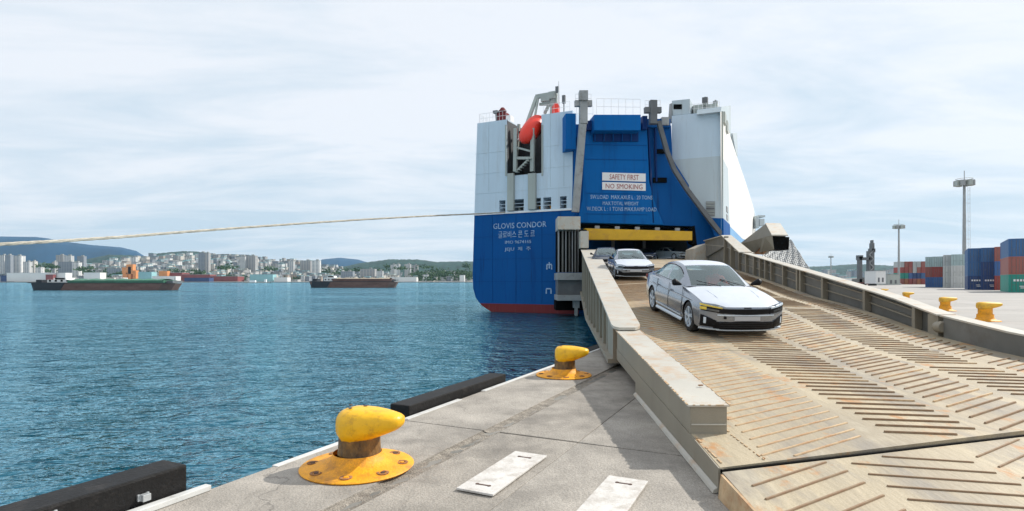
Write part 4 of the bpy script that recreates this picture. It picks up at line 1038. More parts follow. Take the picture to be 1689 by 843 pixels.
# tread bars (chevron bands)
bar_me = bpy.data.meshes.new('tread_bar')
tb = [(-.5, -.012, 0), (.5, -.012, 0), (.5, .012, 0), (-.5, .012, 0), (-.496, -.008, .018), (.496, -.008, .018), (.496, .008, .018), (-.496, .008, .018)]
bar_me.from_pydata(tb, [], [(0,3,2,1),(4,5,6,7),(0,1,5,4),(1,2,6,5),(2,3,7,6),(3,0,4,7)]); bar_me.materials.append(M['bar'])
bar_worn = bar_me.copy(); bar_worn.materials[0] = M['rusty_paint']
def bands(y):
    a, b = pl([(4.5, 1.70), (5.4, 2.06), (5.6, 2.09), (10.8, 2.45), (57, 8.45)], y), xr(y)
    W_ = [(0, 0, 0), ]
    fs = [(0, 0), (.215, .26), (.375, .46), (.56, .66), (.72, .83), (.88, .97), (1, 1)]
    k = min(1, max(0, (y - 5) / 5.4))
    return [a + (b - a) * lerp(p, q_, k) for p, q_ in fs]
far_bars = MB(); nb = 0
rowsy = []
y = 3.0
while y < 40:
    rowsy.append(y); y += .225 if y < 30 else .4
def add_bar(x0, x1, yc, slope, k, parent):
    """bar from x0 to x1 centred on yc"""
    xm = (x0 + x1) / 2; dx = x1 - x0
    a = Vector((x0, yc - slope * dx / 2, 0)); b = Vector((x1, yc + slope * dx / 2, 0))
    return a, b
for yc in rowsy:
    bs = bands(yc)
    for bi in range(6):
        x0, x1 = bs[bi] + .10, bs[bi + 1] - .08
        if x1 - x0 < .25: continue
        slope = .62 if bi % 2 == 0 else -.14
        jx = random.uniform(-.02, .02)
        a, b = add_bar(x0 + jx, x1 + jx, yc, slope, 0, None)
        for _ in range(12):
            if a.y < hinge_y(a.x) + .06: a = a.lerp(b, .08)
            if b.y < hinge_y(b.x) + .06: b = b.lerp(a, .08)
        if a.y < hinge_y(a.x) + .05 or b.y < hinge_y(b.x) + .05 or (b - a).length < .2: continue
        a.z, b.z = zs(a.y) + .001, zs(b.y) + .001
        if b.x > xr(b.y) - .05 or a.x < bands(a.y)[0] - .02 : 
            continue
        if random.random() < .02: continue
        if nb < 268:
            o = bpy.data.objects.new('tread_bar', bar_worn if bi == 0 or random.random() < .2 else bar_me); col.objects.link(o); o.parent = ramp
            d = b - a; o.location = (a + b) / 2 - Vector((1.66, 4.57, 0))
            o.rotation_euler = (0, -math.atan2(d.z, math.hypot(d.x, d.y)), math.atan2(d.y, d.x))
            o.scale = (d.length, 1, .5 if bi == 0 else 1); nb += 1
        else:
            far_bars.bar(a + Vector((0, 0, .006)), b + Vector((0, 0, .006)), .03, .016)
tag(far_bars.build('tread_bars_far', M['bar'], ramp, fix=False), kind='stuff')

# shore flap beyond the hinge
flap = thing('shore_flap', (1.6, 3.2, 0), 'hinged steel end flap of the ramp lying on the quay in the near right corner', 'ramp flap')
def fz(x, y):
    d = hinge_y(x) - y; return max(.03, .195 - d * .062)
rt, rb_ = [], []
for i in range(9):
    r1, r2 = [], []
    for j in range(13):
        x = lerp(1.655, 8.3, j / 12); y = hinge_y(x) - .035 - i / 8 * 2.6
        x2 = x - (.035 * i / 8) * (1 if j == 0 else 0)
        r1.append(Vector((x2, y, fz(x, y)))); r2.append(Vector((x2, y, .004 if i > 6 else max(.004, fz(x, y) - .12))))
    rt.append(r1); rb_.append(r2)
f_ = MB().grid(rt).grid(rb_).grid([rt[0], rb_[0]]).grid([rt[-1], rb_[-1]]).grid([[r[0] for r in rt], [r[0] for r in rb_]]).grid([[r[-1] for r in rt], [r[-1] for r in rb_]])
f_.build('flap_plate', M['ramp'], flap, weld=True)
MB().hexa([Vector((1.60, 1.9, .0)), Vector((1.66, 1.9, .0)), Vector((1.67, 4.50, .0)), Vector((1.61, 4.50, .0))],
          [Vector((1.61, 1.9, .05)), Vector((1.648, 1.9, .05)), Vector((1.65, 4.50, .185)), Vector((1.63, 4.50, .185))]).build('edge_strip', M['rusty_paint'], flap)
MB().tube([Vector((x, hinge_y(x) - .008, .188)) for x in (1.66, 4, 8.3)], .017, 8).build('hinge_gap_shade', M['black'], flap)  # black bar filling the hinge gap, standing in for its dark shade
fy = 0
for k in range(13):
    for bi in range(6):
        fs = [(1.72), 2.75, 3.95, 4.95, 6.0, 7.1, 8.2]
        x0, x1 = fs[bi] + .06, fs[bi + 1] - .07
        slope = .62 if bi % 2 == 0 else -.14
        xm = (x0 + x1) / 2
        yc = hinge_y(xm) + .25 - k * .225 + (.02 if bi % 2 else 0)
        a, b = add_bar(x0, x1, yc, slope, 0, None)
        for _ in range(12):
            if a.y > hinge_y(a.x) - .08: a = a.lerp(b, .08)
            if b.y > hinge_y(b.x) - .08: b = b.lerp(a, .08)
        if (b - a).length < .2 or a.y > hinge_y(a.x) - .06 or b.y > hinge_y(b.x) - .06 or hinge_y(a.x) - a.y > 2.5 or hinge_y(b.x) - b.y > 2.5: continue
        a.z, b.z = fz(a.x, a.y) + .001, fz(b.x, b.y) + .001
        o = bpy.data.objects.new('tread_bar', bar_me); col.objects.link(o); o.parent = flap
        d = b - a; o.location = (a + b) / 2 - Vector((1.6, 3.2, 0))
        o.rotation_euler = (0, -math.atan2(d.z, math.hypot(d.x, d.y)), math.atan2(d.y, d.x))
        o.scale = (d.length, .85, .6)

# ================================================================== QUAY FURNITURE
def bollard(loc, label, scale=1.0, group=None, rz=0.0, flange=True):
    """cast bollard: flanged foot, worn neck, long horn pointing inland (+x local)"""
    r = thing('mooring_bollard', (0, 0, 0), label, 'bollard', 0, group)
    fl_ = MB()
    if flange:
        prof = [(.0, 0), (.50, 0), (.51, .012), (.50, .022), (.40, .032), (.31, .05), (.255, .08), (.228, .11), (.218, .135)]
        fl_.lathe(prof, 40).build('foot_flange', M['yellow_old'], r, smooth=True, angle=50)
        for k in range(8):
            a = k * math.pi / 4 + .35; c = Vector((.405 * math.cos(a), .405 * math.sin(a), .034))
            hs = MB().lathe([(.036, -.02), (.055, -.006), (.055, .004), (.034, .004), (.026, -.008), (.0, -.008)], 10, c)
            b_ = hs.build('bolt_pocket', M['rust'], r)
            MB().lathe([(.0, .0), (.022, .0), (.022, .014), (0, .016)], 6, c + Vector((0, 0, -.008))).build('bolt', M['slot'] if k % 3 else M['yellow_old'], b_)
    else:
        fl_.lathe([(0, 0), (.36, 0), (.36, .02), (.24, .05), (.20, .1), (.195, .2)], 24).build('foot_flange', M['yellow_old'], r, smooth=True)
    MB().lathe(([(.197, .13), (.190, .17), (.185, .28), (.19, .36), (.0, .40)] if flange else [(.17, .1), (.165, .3), (.17, .45), (0, .47)]), 32, (.02 if flange else 0, 0, 0)).build('neck', M['bare'] if flange else M['yellow_old'], r, smooth=True)
    # horn: loft of rounded sections along local x
    secs = [(x, .545 - hz_ * 1.0 - dz, hy, hz_) for x, dz, hy, hz_ in ((-.245, .09, .02, .02), (-.238, .05, .11, .08), (-.21, .02, .175, .125), (-.14, .004, .215, .152), (-.04, 0, .225, .156), (.07, .002, .21, .142),
            (.18, .010, .182, .120), (.28, .022, .152, .096), (.36, .034, .12, .074), (.41, .048, .08, .050), (.43, .075, .03, .02))]
    if not flange: secs = [(x * (1 if x > 0 else .8), .56 - (.56 - zc) * .75, hy * .85, hz_ * .72) for x, zc, hy, hz_ in secs]
    rows = []
    for (x, zc, hy, hz_) in secs:
        x = x * (.90 if flange else .94) + (.075 if flange else 0); row = []
        for k in range(24):
            a = 2 * math.pi * k / 24; ca, sa = math.cos(a), math.sin(a)
            ex_ = .75
            yy = hy * math.copysign(abs(ca) ** ex_, ca); z_ = hz_ * math.copysign(abs(sa) ** ex_, sa)
            if sa < 0: z_ *= 1.10 if x < .12 else 1.0
            row.append(Vector((x, yy, zc + z_)))
        rows.append(row)
    hb = MB().grid(rows, close=True)
    n0 = len(hb.v); hb.f.append(list(range(24))[::-1]); hb.m.append(0); hb.f.append([n0 - 24 + i for i in range(24)]); hb.m.append(0)
    head = hb.build('head', M['yellow'] if flange else M['yellow_dull'], r, smooth=True, angle=60)
    if flange:
        for (x, y_) in ((-.10, .04), (-.03, -.07), (.05, .05)):
            MB().lathe([(.0, .0), (.018, .0), (.018, .004), (0, .004)], 8, (x, y_, .545)).build('worn_spot', M['slot'], head)
    r.location = loc; r.rotation_euler = (0, 0, rz); r.scale = (scale,) * 3
    return r
horn_rz = math.atan2(T.y, T.x) + .12
bollard((-1.415, 5.28, 0.0), 'near yellow bollard with bolted round foot, left of the white plates', 1.0, rz=horn_rz)
bollard((.93, 10.35, 0.0), 'yellow bollard with round foot at the quay edge beside the ramp girder', .98, rz=horn_rz)
for (px_, d_, s_, lb_) in ((1633, 24.1, 1.5, 'largest and nearest yellow bollard beyond the right ramp wall'), (1567, 32.3, 1.45, 'second nearest yellow bollard beyond the right ramp wall'),
                           (1503, 47.5, 1.42, 'third yellow bollard beyond the right ramp wall, half size of the nearest'), (1465, 67, 1.4, 'small fourth yellow bollard in the row beyond the right ramp wall'),
                           (1443, 92, 1.2, 'farthest, barely visible yellow bollard at the end of the row beyond the ramp wall')):
    bollard(((px_ - 8 - CX) / F_PX * d_, d_, 0.0), lb_, s_, 'bollards in a row on the yard side', rz=horn_rz + .1, flange=False)

# white steel cover plates
def cover_plate(t, s, label, rz=0.0):
    c = quay(t, s, 0.006)
    r = thing('cover_plate', c, label, 'cover plate', QZ + rz, 'white cover plates on the quay')
    MB().box(c + Vector((0, 0, .010)), (.335, 1.12, .018), QZ + rz).build('plate', M['plate'], r, bevel=.004)
    for sg in (-1, 1):
        m3 = Matrix.Rotation(QZ + rz, 3, 'Z')
        p_ = c + m3 @ Vector((.0, sg * .41, .0205))
        MB().box(p_, (.105, .020, .003), QZ + rz + .05).build('lifting_slot', M['slot'], r)
        for e in (-1, 1): MB().lathe([(0, 0), (.016, 0), (.016, .004), (0, .004)], 8, p_ + m3 @ Vector((e * .055, 0, -.0015))).build('slot_hole', M['slot'], r, fix=False)
cover_plate(2.0, -4.45, 'white steel plate with two rusty slots, next to the near yellow bollard')
cover_plate(3.03, -4.74, 'white steel plate cut by the bottom edge, beside the ramp')

# fenders
def fender(s0, s1, label, zt, bolts, wd=.30, t0=-.36):
    c = quay(t0 + wd / 2, (s0 + s1) / 2, -.6)
    r = thing('quay_fender', c, label, 'fender', QZ, 'black rubber fenders on the quay edge')
    MB().box(quay(t0 + wd / 2, (s0 + s1) / 2, (zt - 1.2) / 2), (wd, s1 - s0, zt + 1.2), QZ).build('rubber_block', M['rubber'], r, bevel=.018)
    for s_, z_ in bolts:
        p = quay(t0 + wd + .004, s_, z_)
        MB().box(p, (.02, .085, .05), QZ).box(p + T * .02, (.06, .06, .05), QZ).build('anchor_bolt', M['galv'], r, bevel=.004)
fender(-3.02, -.25, 'long black fender at the quay edge between the two yellow bollards', .12, [(-2.1, -.1)])
fender(-9.6, -6.0, 'black fender with two silver bolts in the lower left corner', .24, [(-6.35, .10), (-6.95, .18)])
fender(4.2, 7.6, 'black fender at the quay edge past the farther bollard, under the ramp girder', .0, [])
pb = thing('white_timber_batten', quay(0, -6.5, 0), 'pale batten lying along the quay edge beside the lower left fender', 'batten', QZ)
MB().hexa([quay(-.05, -8.2, .002), quay(.05, -8.2, .002), quay(.04, -5.86, .002), quay(-.03, -5.86, .002)],
          [quay(-.05, -8.2, .05), quay(.05, -8.2, .05), quay(.04, -5.86, .045), quay(-.03, -5.86, .045)]).build('batten', M['edge'], pb, bevel=.006)
MB().hexa([quay(.08, -8.2, .002), quay(.14, -8.2, .002), quay(.12, -6.4, .002), quay(.07, -6.4, .002)],
          [quay(.08, -8.2, .03), quay(.14, -8.2, .03), quay(.12, -6.4, .03), quay(.07, -6.4, .03)]).build('batten', M['edge'], pb, bevel=.005)

# mooring line from the ship's port quarter across the water to the left
rp = []
img = [(842, 350, 67), (780, 353, 61), (700, 356.5, 54), (600, 362, 47), (500, 368.5, 41), (400, 375.5, 36), (300, 383, 32), (200, 391, 28.6), (100, 397.5, 25.8), (0, 403, 23.5), (-120, 410, 21), (-300, 420, 18)]
pts_ = [P(*i) for i in img]
fine_ = []
for a, b in zip(pts_[:-1], pts_[1:]):
    for k in range(8): fine_.append(a.lerp(b, k / 8))
fine_.append(pts_[-1])
strands = MB()
for s_ in range(3):
    pp = []
    for i, p in enumerate(fine_):
        a = i * 1.05 + s_ * 2 * math.pi / 3
        pp.append(p + Vector((0, math.cos(a), math.sin(a))) * .035)
    strands.tube(pp, .05, 6)
tag(strands.build('mooring_rope', M['rope'], smooth=True, fix=False), 'long pale mooring rope stretched from the ship stern to the left edge', 'rope')

# ================================================================== CARS
M['car_silver'] = mat('car_silver', (0.27, 0.30, 0.35), 0.24, metal=0.55, var=0.02, scale=2, coat=0.8)
M['car_film'] = mat('white_film', (0.60, 0.64, 0.70), 0.33, var=0.04, scale=3, bump=0.15, bscale=5)
M['car_dark'] = mat('car_dark', (0.03, 0.035, 0.045), 0.3, metal=0.3, var=0.03, coat=0.6)
M['car_blue'] = mat('car_blue', (0.02, 0.045, 0.12), 0.3, metal=0.3, var=0.03, coat=0.6)
M['car_sage'] = mat('car_sage', (0.25, 0.31, 0.34), 0.3, metal=0.3, var=0.03, coat=0.6)
M['trim'] = mat('black_trim', (0.006, 0.006, 0.008), 0.5, var=0.1, spec=.2)
M['tyre'] = mat('tyre', (0.02, 0.02, 0.021), 0.8, var=0.2, scale=20)
M['rim'] = mat('rim_film', (0.60, 0.68, 0.76), 0.4, metal=0.2, var=0.05, scale=9)
M['plate_car'] = mat('number_plate', (0.45, 0.46, 0.48), 0.5, var=0.04)
M['lamp'] = mat('headlamp', (0.10, 0.11, 0.12), 0.12, metal=0.3, coat=0.8)
M['amber'] = mat('amber_film', (0.72, 0.52, 0.06), 0.35, var=0.2, scale=12)
M['seat'] = mat('seat_cloth', (0.05, 0.05, 0.055), 0.8)
def glass_mat():
    m = bpy.data.materials.new('car_glass'); m.use_nodes = True
    nd = m.node_tree.nodes; lk = m.node_tree.links.new; nd.clear()
    o = nd.new('ShaderNodeOutputMaterial'); mxs = nd.new('ShaderNodeMixShader'); tr = nd.new('ShaderNodeBsdfTransparent')
    gl_ = nd.new('ShaderNodeBsdfGlossy'); fr = nd.new('ShaderNodeFresnel'); ad = nd.new('ShaderNodeMath'); ad.operation = 'MULTIPLY_ADD'
    tr.inputs[0].default_value = (0.66, 0.78, 0.75, 1); gl_.inputs[0].default_value = (0.80, 0.93, 0.93, 1); gl_.inputs['Roughness'].default_value = 0.03
    fr.inputs[0].default_value = 1.52; ad.inputs[1].default_value = 1.5; ad.inputs[2].default_value = 0.12; ad.use_clamp = True
    lk(fr.outputs[0], ad.inputs[0]); lk(ad.outputs[0], mxs.inputs[0]); lk(tr.outputs[0], mxs.inputs[1]); lk(gl_.outputs[0], mxs.inputs[2]); lk(mxs.outputs[0], o.inputs[0])
    return m
M['glass'] = glass_mat()

def Ff(y, z):       # front fascia x
    a = min(1.0, abs(y) / .93)
    return 2.43 - .34 * a ** 3.2 - .10 * max(0, (z - .62) / .3) ** 2 * (1 if z > .62 else 0) - .07 * max(0, (.42 - z) / .25) ** 2
def Fr(y, z):       # rear fascia x
    a = min(1.0, abs(y) / .93)
    return -2.47 + .28 * a ** 3 + .10 * abs(z - .6) ** 1.5
def make_car(name='sedan_car', paint='car_silver', film='car_film', with_driver=False):
    r = thing(name, (0, 0, 0), 'x', 'car')
    pn = M[paint]
    # stations: x, half width, shoulder z, centre z, bottom z
    ST = [(-2.5, .80, .93, 1.00, .34), (-2.38, .84, .95, 1.04, .28), (-2.1, .88, .965, 1.06, .23), (-1.75, .915, .975, 1.05, .21), (-1.40, .93, .975, .5, .20), (-1.0, .93, .97, .5, .20),
          (-.5, .925, .96, .5, .19), (0, .92, .95, .5, .19), (.5, .92, .945, .5, .19), (.86, .92, .93, .5, .19), (1.02, .92, .915, .965, .20), (1.2, .922, .885, .955, .20),
          (1.45, .925, .86, .93, .20), (1.75, .925, .815, .88, .20), (2.0, .92, .765, .825, .19), (2.18, .91, .72, .77, .18), (2.30, .90, .69, .73, .18), (2.45, .89, .66, .69, .19)]
    rows = []
    for (x, hw, zsr, zc, zb) in ST:
        cock = zc < .6
        pts = [(0, zb), (hw * .8, zb), (hw * .955, zb + .035), (hw * .985, .36), (hw, .55), (hw * .985, .68), (hw * .965, .76), (hw * .94, zsr - .035), (hw * .905, zsr)]
        if cock: pts += [(hw * .87, zsr + .005), (hw * .85, zsr - .03), (hw * .80, .42), (0, .40)]
        else: pts += [(hw * .80, zsr + .018), (hw * .62, lerp(zsr + .02, zc, .62)), (hw * .34, lerp(zsr, zc, .93)), (0, zc)]
        row = []
        for (y, z) in pts:
            xx = x
            if x > 0: xx = min(xx, Ff(y, z))
            else: xx = max(xx, Fr(y, z))
            row.append(Vector((xx, y, z)))
        rows.append(row)
    def cap(row, fn):
        out = []
        for sc_ in (.75, .4, .0):
            zm = .5
            out.append([Vector((fn(p.y * sc_, zm + (p.z - zm) * (1 - (1 - sc_) ** 2)), p.y * sc_, zm + (p.z - zm) * (1 - (1 - sc_) ** 2 * (1 if sc_ else 1)))) for p in row])
        return out
    front = cap(rows[-1], Ff); rear = cap(rows[0], Fr)
    allr = rear[::-1] + rows + front
    npt = len(allr[0]); off = len(rear)
    bodym, hoodm, innm = MB(), MB(), MB()
    for i in range(len(allr) - 1):
        for k in range(npt - 1):
            qd = [allr[i][k], allr[i][k+1], allr[i+1][k+1], allr[i+1][k]]
            xm = sum(p.x for p in qd) / 4
            si = i - off
            hood = (10 <= si < 17) and k >= 8
            inner = (3 <= si < 10) and k >= 9
            tgt = hoodm if hood else innm if inner else bodym
            for sgn in (1, -1):
                v = [Vector((p.x, p.y * sgn, p.z + (.004 if hood else 0))) for p in qd]
                tgt.add(v, [(0, 1, 2, 3)] if sgn == 1 else [(3, 2, 1, 0)])
    body = bodym.build('body', [pn, M['trim']], r, smooth=True, weld=True, angle=50)
    # wheel arches
    bm = bmesh.new()
    for ax_ in (1.43, -1.42):
        for sy in (-1, 1):
            mt = Matrix.Translation((ax_, sy * .86, .335)) @ Matrix.Rotation(R(90), 4, 'X')
            bmesh.ops.create_cone(bm, cap_ends=True, segments=40, radius1=.372, radius2=.372, depth=.42, matrix=mt)
    cme = bpy.data.meshes.new('cut'); bm.to_mesh(cme); bm.free()
    # the cutter faces carry the trim material so the wells come out black
    cme.materials.append(pn); cme.materials.append(M['trim']); cme.polygons.foreach_set('material_index', [1] * len(cme.polygons))
    co = bpy.data.objects.new('cut', cme); col.objects.link(co)
    for tgt in (body,):
        bo = tgt.modifiers.new('b', 'BOOLEAN'); bo.object = co; bo.operation = 'DIFFERENCE'; bo.solver = 'EXACT'; bo.use_hole_tolerant = True
        bo.material_mode = 'INDEX'
        dg = bpy.context.evaluated_depsgraph_get()
        nm = bpy.data.meshes.new_from_object(tgt.evaluated_get(dg))
        tgt.modifiers.clear(); tgt.data = nm
        nm.set_sharp_from_angle(angle=R(35))
    bpy.data.objects.remove(co)
    hoodm.build('hood', M[film], r, smooth=True, weld=True)
    innm.build('cabin_tub', M['seat'], r, weld=True)
    # greenhouse
    GS = [((1.04, .955), (.88, .71, .945), (.86, .79, .925)), ((.74, 1.12), (.60, .665, 1.105), (.60, .81, .945)), ((.45, 1.265), (.31, .625, 1.245), (.31, .815, .95)),
          ((.17, 1.385), (.03, .585, 1.355), (.03, .82, .955)), ((-.38, 1.442), (-.4, .57, 1.402), (-.4, .825, .96)), ((-.85, 1.425), (-.85, .56, 1.38), (-.85, .82, .97)),
          ((-1.16, 1.378), (-1.2, .55, 1.33), (-1.2, .81, .985)), ((-1.5, 1.255), (-1.52, .555, 1.21), (-1.52, .80, .99)), ((-1.92, 1.085), (-1.88, .64, 1.045), (-1.88, .76, 1.0))]
    def cr_(a, b, c, d, t): return .5 * ((2 * b) + (-a + c) * t + (2 * a - 5 * b + 4 * c - d) * t * t + (-a + 3 * b - 3 * c + d) * t ** 3)
    def gs(s):
        i = min(int(s), len(GS) - 2); t = s - i
        idx = [max(0, i - 1), i, i + 1, min(len(GS) - 1, i + 2)]
        flat = [tuple(GS[j][0]) + tuple(GS[j][1]) + tuple(GS[j][2]) for j in idx]
        v = [cr_(*(f[q_] for f in flat), t) for q_ in range(8)]
        return v
    def GP(s, t, sgn=1, off=0.0):
        xc, zc, xr_, yr, zr, xb, yb, zb = gs(s)
        if t <= 1:
            p = Vector((xc + (xr_ - xc) * t * t, yr * t, zc + (zr - zc) * t ** 2.6))
        else:
            f = t - 1; p = Vector((lerp(xr_, xb, f), lerp(yr, yb, f) + .035 * math.sin(math.pi * f), lerp(zr, zb, f)))
            if f < .25: p.z += .010 * (1 - f / .25) * 0
        if off:
            n_ = Vector((0.1, p.y, (p.z - .9) * 1.5)); n_.normalize(); p += n_ * off
        p.y *= sgn
        return p
    sc_cuts = [0, .12, .6, 1.0, 1.5, 2.0, 2.5, 2.88, 3.0, 3.25, 3.6, 3.92, 4.12, 4.5, 5.0, 5.45, 5.6, 6.0, 6.15, 6.5, 7.0, 7.5, 7.9, 8.0]
    tc_ = [0, .25, .5, .75, .93, 1.0, 1.10, 1.16, 1.5, 1.9, 2.0]
    def kind(s, t):
        if t < .93 and .12 < s < 2.88: return 'windshield'
        if t < .93 and 6.15 < s < 7.9: return 'rear_window'
        if 1.16 < t < 1.9:
            if 1.5 < s < 3.92: 
                return 'front_side_window'
            if 4.12 < s < 5.45: return 'rear_side_window'
            if 5.6 < s < 7.0: return 'quarter_window'
        if t < .93 and 3.0 < s < 6.0: return 'roof'
        return 'cabin_frame'
    groups = {}
    for i in range(len(sc_cuts) - 1):
        for k in range(len(tc_) - 1):
            s0, s1, t0, t1 = sc_cuts[i], sc_cuts[i+1], tc_[k], tc_[k+1]
            kd = kind((s0 + s1) / 2, (t0 + t1) / 2)
            for sgn in (1, -1):
                key = kd if kd in ('windshield', 'rear_window', 'roof', 'cabin_frame') else kd + str(sgn)
                g_ = groups.setdefault(key, MB())
                v = [GP(s0, t0, sgn), GP(s0, t1, sgn), GP(s1, t1, sgn), GP(s1, t0, sgn)]
                g_.add(v, [(0, 1, 2, 3)] if sgn == 1 else [(3, 2, 1, 0)])
    for kd, g_ in groups.items():
        nm = kd.rstrip('-1')
        mm = pn if nm == 'cabin_frame' else M[film] if nm == 'roof' else M['glass']
        o_ = g_.build(nm, mm, r, smooth=True, weld=True, angle=60)
    # window trim line and sills
    for sgn in (1, -1):
        tr_ = MB(); tr_.tube([GP(s, 1.93, sgn, .006) for s in (1.3, 2, 3, 4, 5, 6, 7.0)], .007, 6)
        tr_.tube([GP(s, 1.12, sgn, .004) for s in (1.8, 2.4, 3, 4, 5, 6, 6.8)], .012, 6)
        tr_.build('window_trim', M['trim'], r, smooth=True)
        MB().prism([Vector((1.0, sgn * .895, .24)), Vector((-1.0, sgn * .895, .24)), Vector((-1.0, sgn * .925, .20)), Vector((1.0, sgn * .925, .20))], (0, 0, -.03)).build('side_sill', M['rim'], r)
        MB().bar((.95, sgn * .922, .30), (-.98, sgn * .925, .33), .012, .035).build('sill_moulding', M['rim'], r)
        for x in (.98, -.03, -1.0):
            MB().bar((x, sgn * .917, .34), (x + .02, sgn * .922, .62), .006, .012, up=(1, 0, 0)).bar((x + .02, sgn * .922, .62), (x - .01, sgn * .88, .93), .006, .012, up=(1, 0, 0)).build('door_gap', M['trim'], r)
        for x in (.20, -.85): MB().bar((x, sgn * .925, .78), (x - .2, sgn * .925, .79), .03, .03).build('door_handle', pn, r, bevel=.006)
        # mirror
        mi_ = MB().tube([Vector((.72, sgn * .84, .97)), Vector((.74, sgn * .93, 1.0)), Vector((.75, sgn * 1.02, 1.03)), Vector((.745, sgn * 1.07, 1.03))], [.02, .055, .085, .05], 10)
        mi_.build('wing_mirror', M['trim'], r, smooth=True)
    # fascia parts
    def patch(name, ya, yb, zl, zh, m, off=.012, n=14, parent=r, nz_=3):
        g2 = []
        for i in range(n + 1):
            y = lerp(ya, yb, i / n); a, b = zl(y), zh(y)
            g2.append([Vector((Ff(y, lerp(a, b, j / nz_)) + off, y * (1 + off * .3), lerp(a, b, j / nz_))) for j in range(nz_ + 1)])
        back = [[p - Vector((.03, 0, 0)) for p in r_] for r_ in g2]
        mb = MB().grid(g2).grid(back).grid([g2[0], back[0]]).grid([g2[-1], back[-1]]).grid([[r_[0] for r_ in g2], [r_[0] for r_ in back]]).grid([[r_[-1] for r_ in g2], [r_[-1] for r_ in back]])
        return mb.build(name, m if not isinstance(m, str) else M[m], parent, weld=True)
    c_ = lambda v: (lambda y: v)
    patch('grille', -.52, .52, lambda y: .535 + .05 * abs(y), lambda y: .655 - .01 * abs(y), 'trim', .010)
    patch('number_plate', -.27, .27, c_(.415), c_(.505), 'plate_car', .02)
    gs_ = patch('lower_grille', -.66, .66, lambda y: .215 + .02 * abs(y), lambda y: .395 - .03 * abs(y), 'trim', .010)
    for k in range(3): patch('grille_slat', -.56, .56, c_(.262 + k * .045), c_(.272 + k * .045), 'tyre', .018, parent=gs_, n=6, nz_=1)
    patch('bumper_lip', -.60, .60, c_(.19), c_(.215), 'rim', .02)
    patch('bumper_blade', -.60, .60, lambda y: .515 - .01 * abs(y), lambda y: .535 + .0 * abs(y), 'rim', .016)
    for sgn in (1, -1):
        hl = patch('headlight', sgn * .48, sgn * .885, lambda y: .555 + .12 * (abs(y) - .5), lambda y: .655 + .10 * (abs(y) - .5), 'trim', .014)
        patch('lamp_strip', sgn * .52, sgn * .90, lambda y: .652 + .14 * (abs(y) - .5), lambda y: .676 + .17 * (abs(y) - .5), 'rim' if sgn == 1 else 'amber', .018, parent=hl)
        if sgn == -1: patch('amber_marker', -.90, -.80, lambda y: .62, lambda y: .68, 'amber', .022, parent=hl, n=4)
        av = patch('air_vent', sgn * .62, sgn * .89, lambda y: .26 + .05 * (abs(y) - .66), lambda y: .40 + .42 * (abs(y) - .62), 'trim', .012)
        patch('vent_lamp', sgn * .80, sgn * .84, c_(.33), c_(.46), 'rim', .02, parent=av, n=2)
        patch('bumper_wing', sgn * .55, sgn * .90, c_(.20), lambda y: .225 + .02 * (abs(y) - .5), 'rim', .02)
    MB().box((2.40, -.46, .47), (.02, .05, .05)).build('tow_eye_cover', M['trim'], r)
    for sgn in (1, -1):
        MB().box((-2.44, sgn * .55, .86), (.04, .5, .09)).build('tail_light', M['cred'], r, bevel=.01)
    # bonnet creases, badge and door glass divider
    for sgn in (1, -1):
        MB().tube([Vector((1.10, sgn * .52, .946)), Vector((1.5, sgn * .50, .914)), Vector((1.9, sgn * .47, .845)), Vector((2.2, sgn * .43, .752))], .005, 5).build('bonnet_crease', M[film], r, smooth=True)
    patch('badge', -.075, .075, lambda y: .668, lambda y: .69, 'trim', .012, n=6)
    for sgn in (1, -1):
        patch('lamp_lens', sgn * .58, sgn * .84, lambda y: .578 + .12 * (abs(y) - .5), lambda y: .62 + .10 * (abs(y) - .5), 'lamp', .021, n=8)
        MB().tube([Vector((1.55, sgn * .935, .73)), Vector((.6, sgn * .932, .75)), Vector((-.5, sgn * .935, .76)), Vector((-1.6, sgn * .93, .79))], .008, 5).build('shoulder_line', pn, r, smooth=True)
    # wipers
    MB().tube([(1.05, .55, .965), (.80, .05, 1.10)], .008, 5).tube([(1.06, -.02, .97), (.84, -.52, 1.07)], .008, 5).build('wiper', M['trim'], r)
    # wheels
    for ax_ in (1.43, -1.42):
        for sy in (1, -1):
            wr_ = bpy.data.objects.new('wheel', None)
            wm_ = MB()
            c = (ax_, sy * .80, .335); o_ = sy
            pr_ = [(.235, -.10), (.30, -.105), (.33, -.085), (.336, -.04), (.336, .04), (.33, .085), (.30, .105), (.235, .10)]
            ty = MB().lathe([(a, b * sy) for a, b in pr_] + [(.235, -.10 * sy)], 36, c, axis='y').build('wheel', M['tyre'], r, smooth=True)
            rm = MB().lathe([(.238, .09 * sy), (.225, .10 * sy), (.215, .06 * sy), (.19, .045 * sy), (.0, .05 * sy)], 36, c, axis='y')
            rm.build('rim', M['rim'], ty, smooth=True)
            sp = MB()
            for k in range(5):
                a = k * 2 * math.pi / 5 + .3
                for da in (-.11, .11):
                    sp.bar(Vector((c[0] + .04 * math.cos(a), c[1] + sy * .085, c[2] + .04 * math.sin(a))), Vector((c[0] + .222 * math.cos(a + da), c[1] + sy * .098, c[2] + .222 * math.sin(a + da))), .026, .02, up=(0, 1, 0))
            sp.lathe([(0, .10 * sy), (.045, .098 * sy), (.05, .07 * sy)], 16, c, axis='y')
            sp.build('spokes', M['rim'], ty)
            gp_ = MB()
            for k in range(5):
                a = k * 2 * math.pi / 5 + .3 + math.pi / 5
                gp_.prism([Vector((c[0] + rr * math.cos(a + dd), c[1] + sy * .062, c[2] + rr * math.sin(a + dd))) for rr, dd in ((.09, -.25), (.19, -.36), (.205, 0), (.19, .36), (.09, .25))], (0, .004 * sy, 0))
            gp_.build('rim_gaps', M['trim'], ty, fix=True)
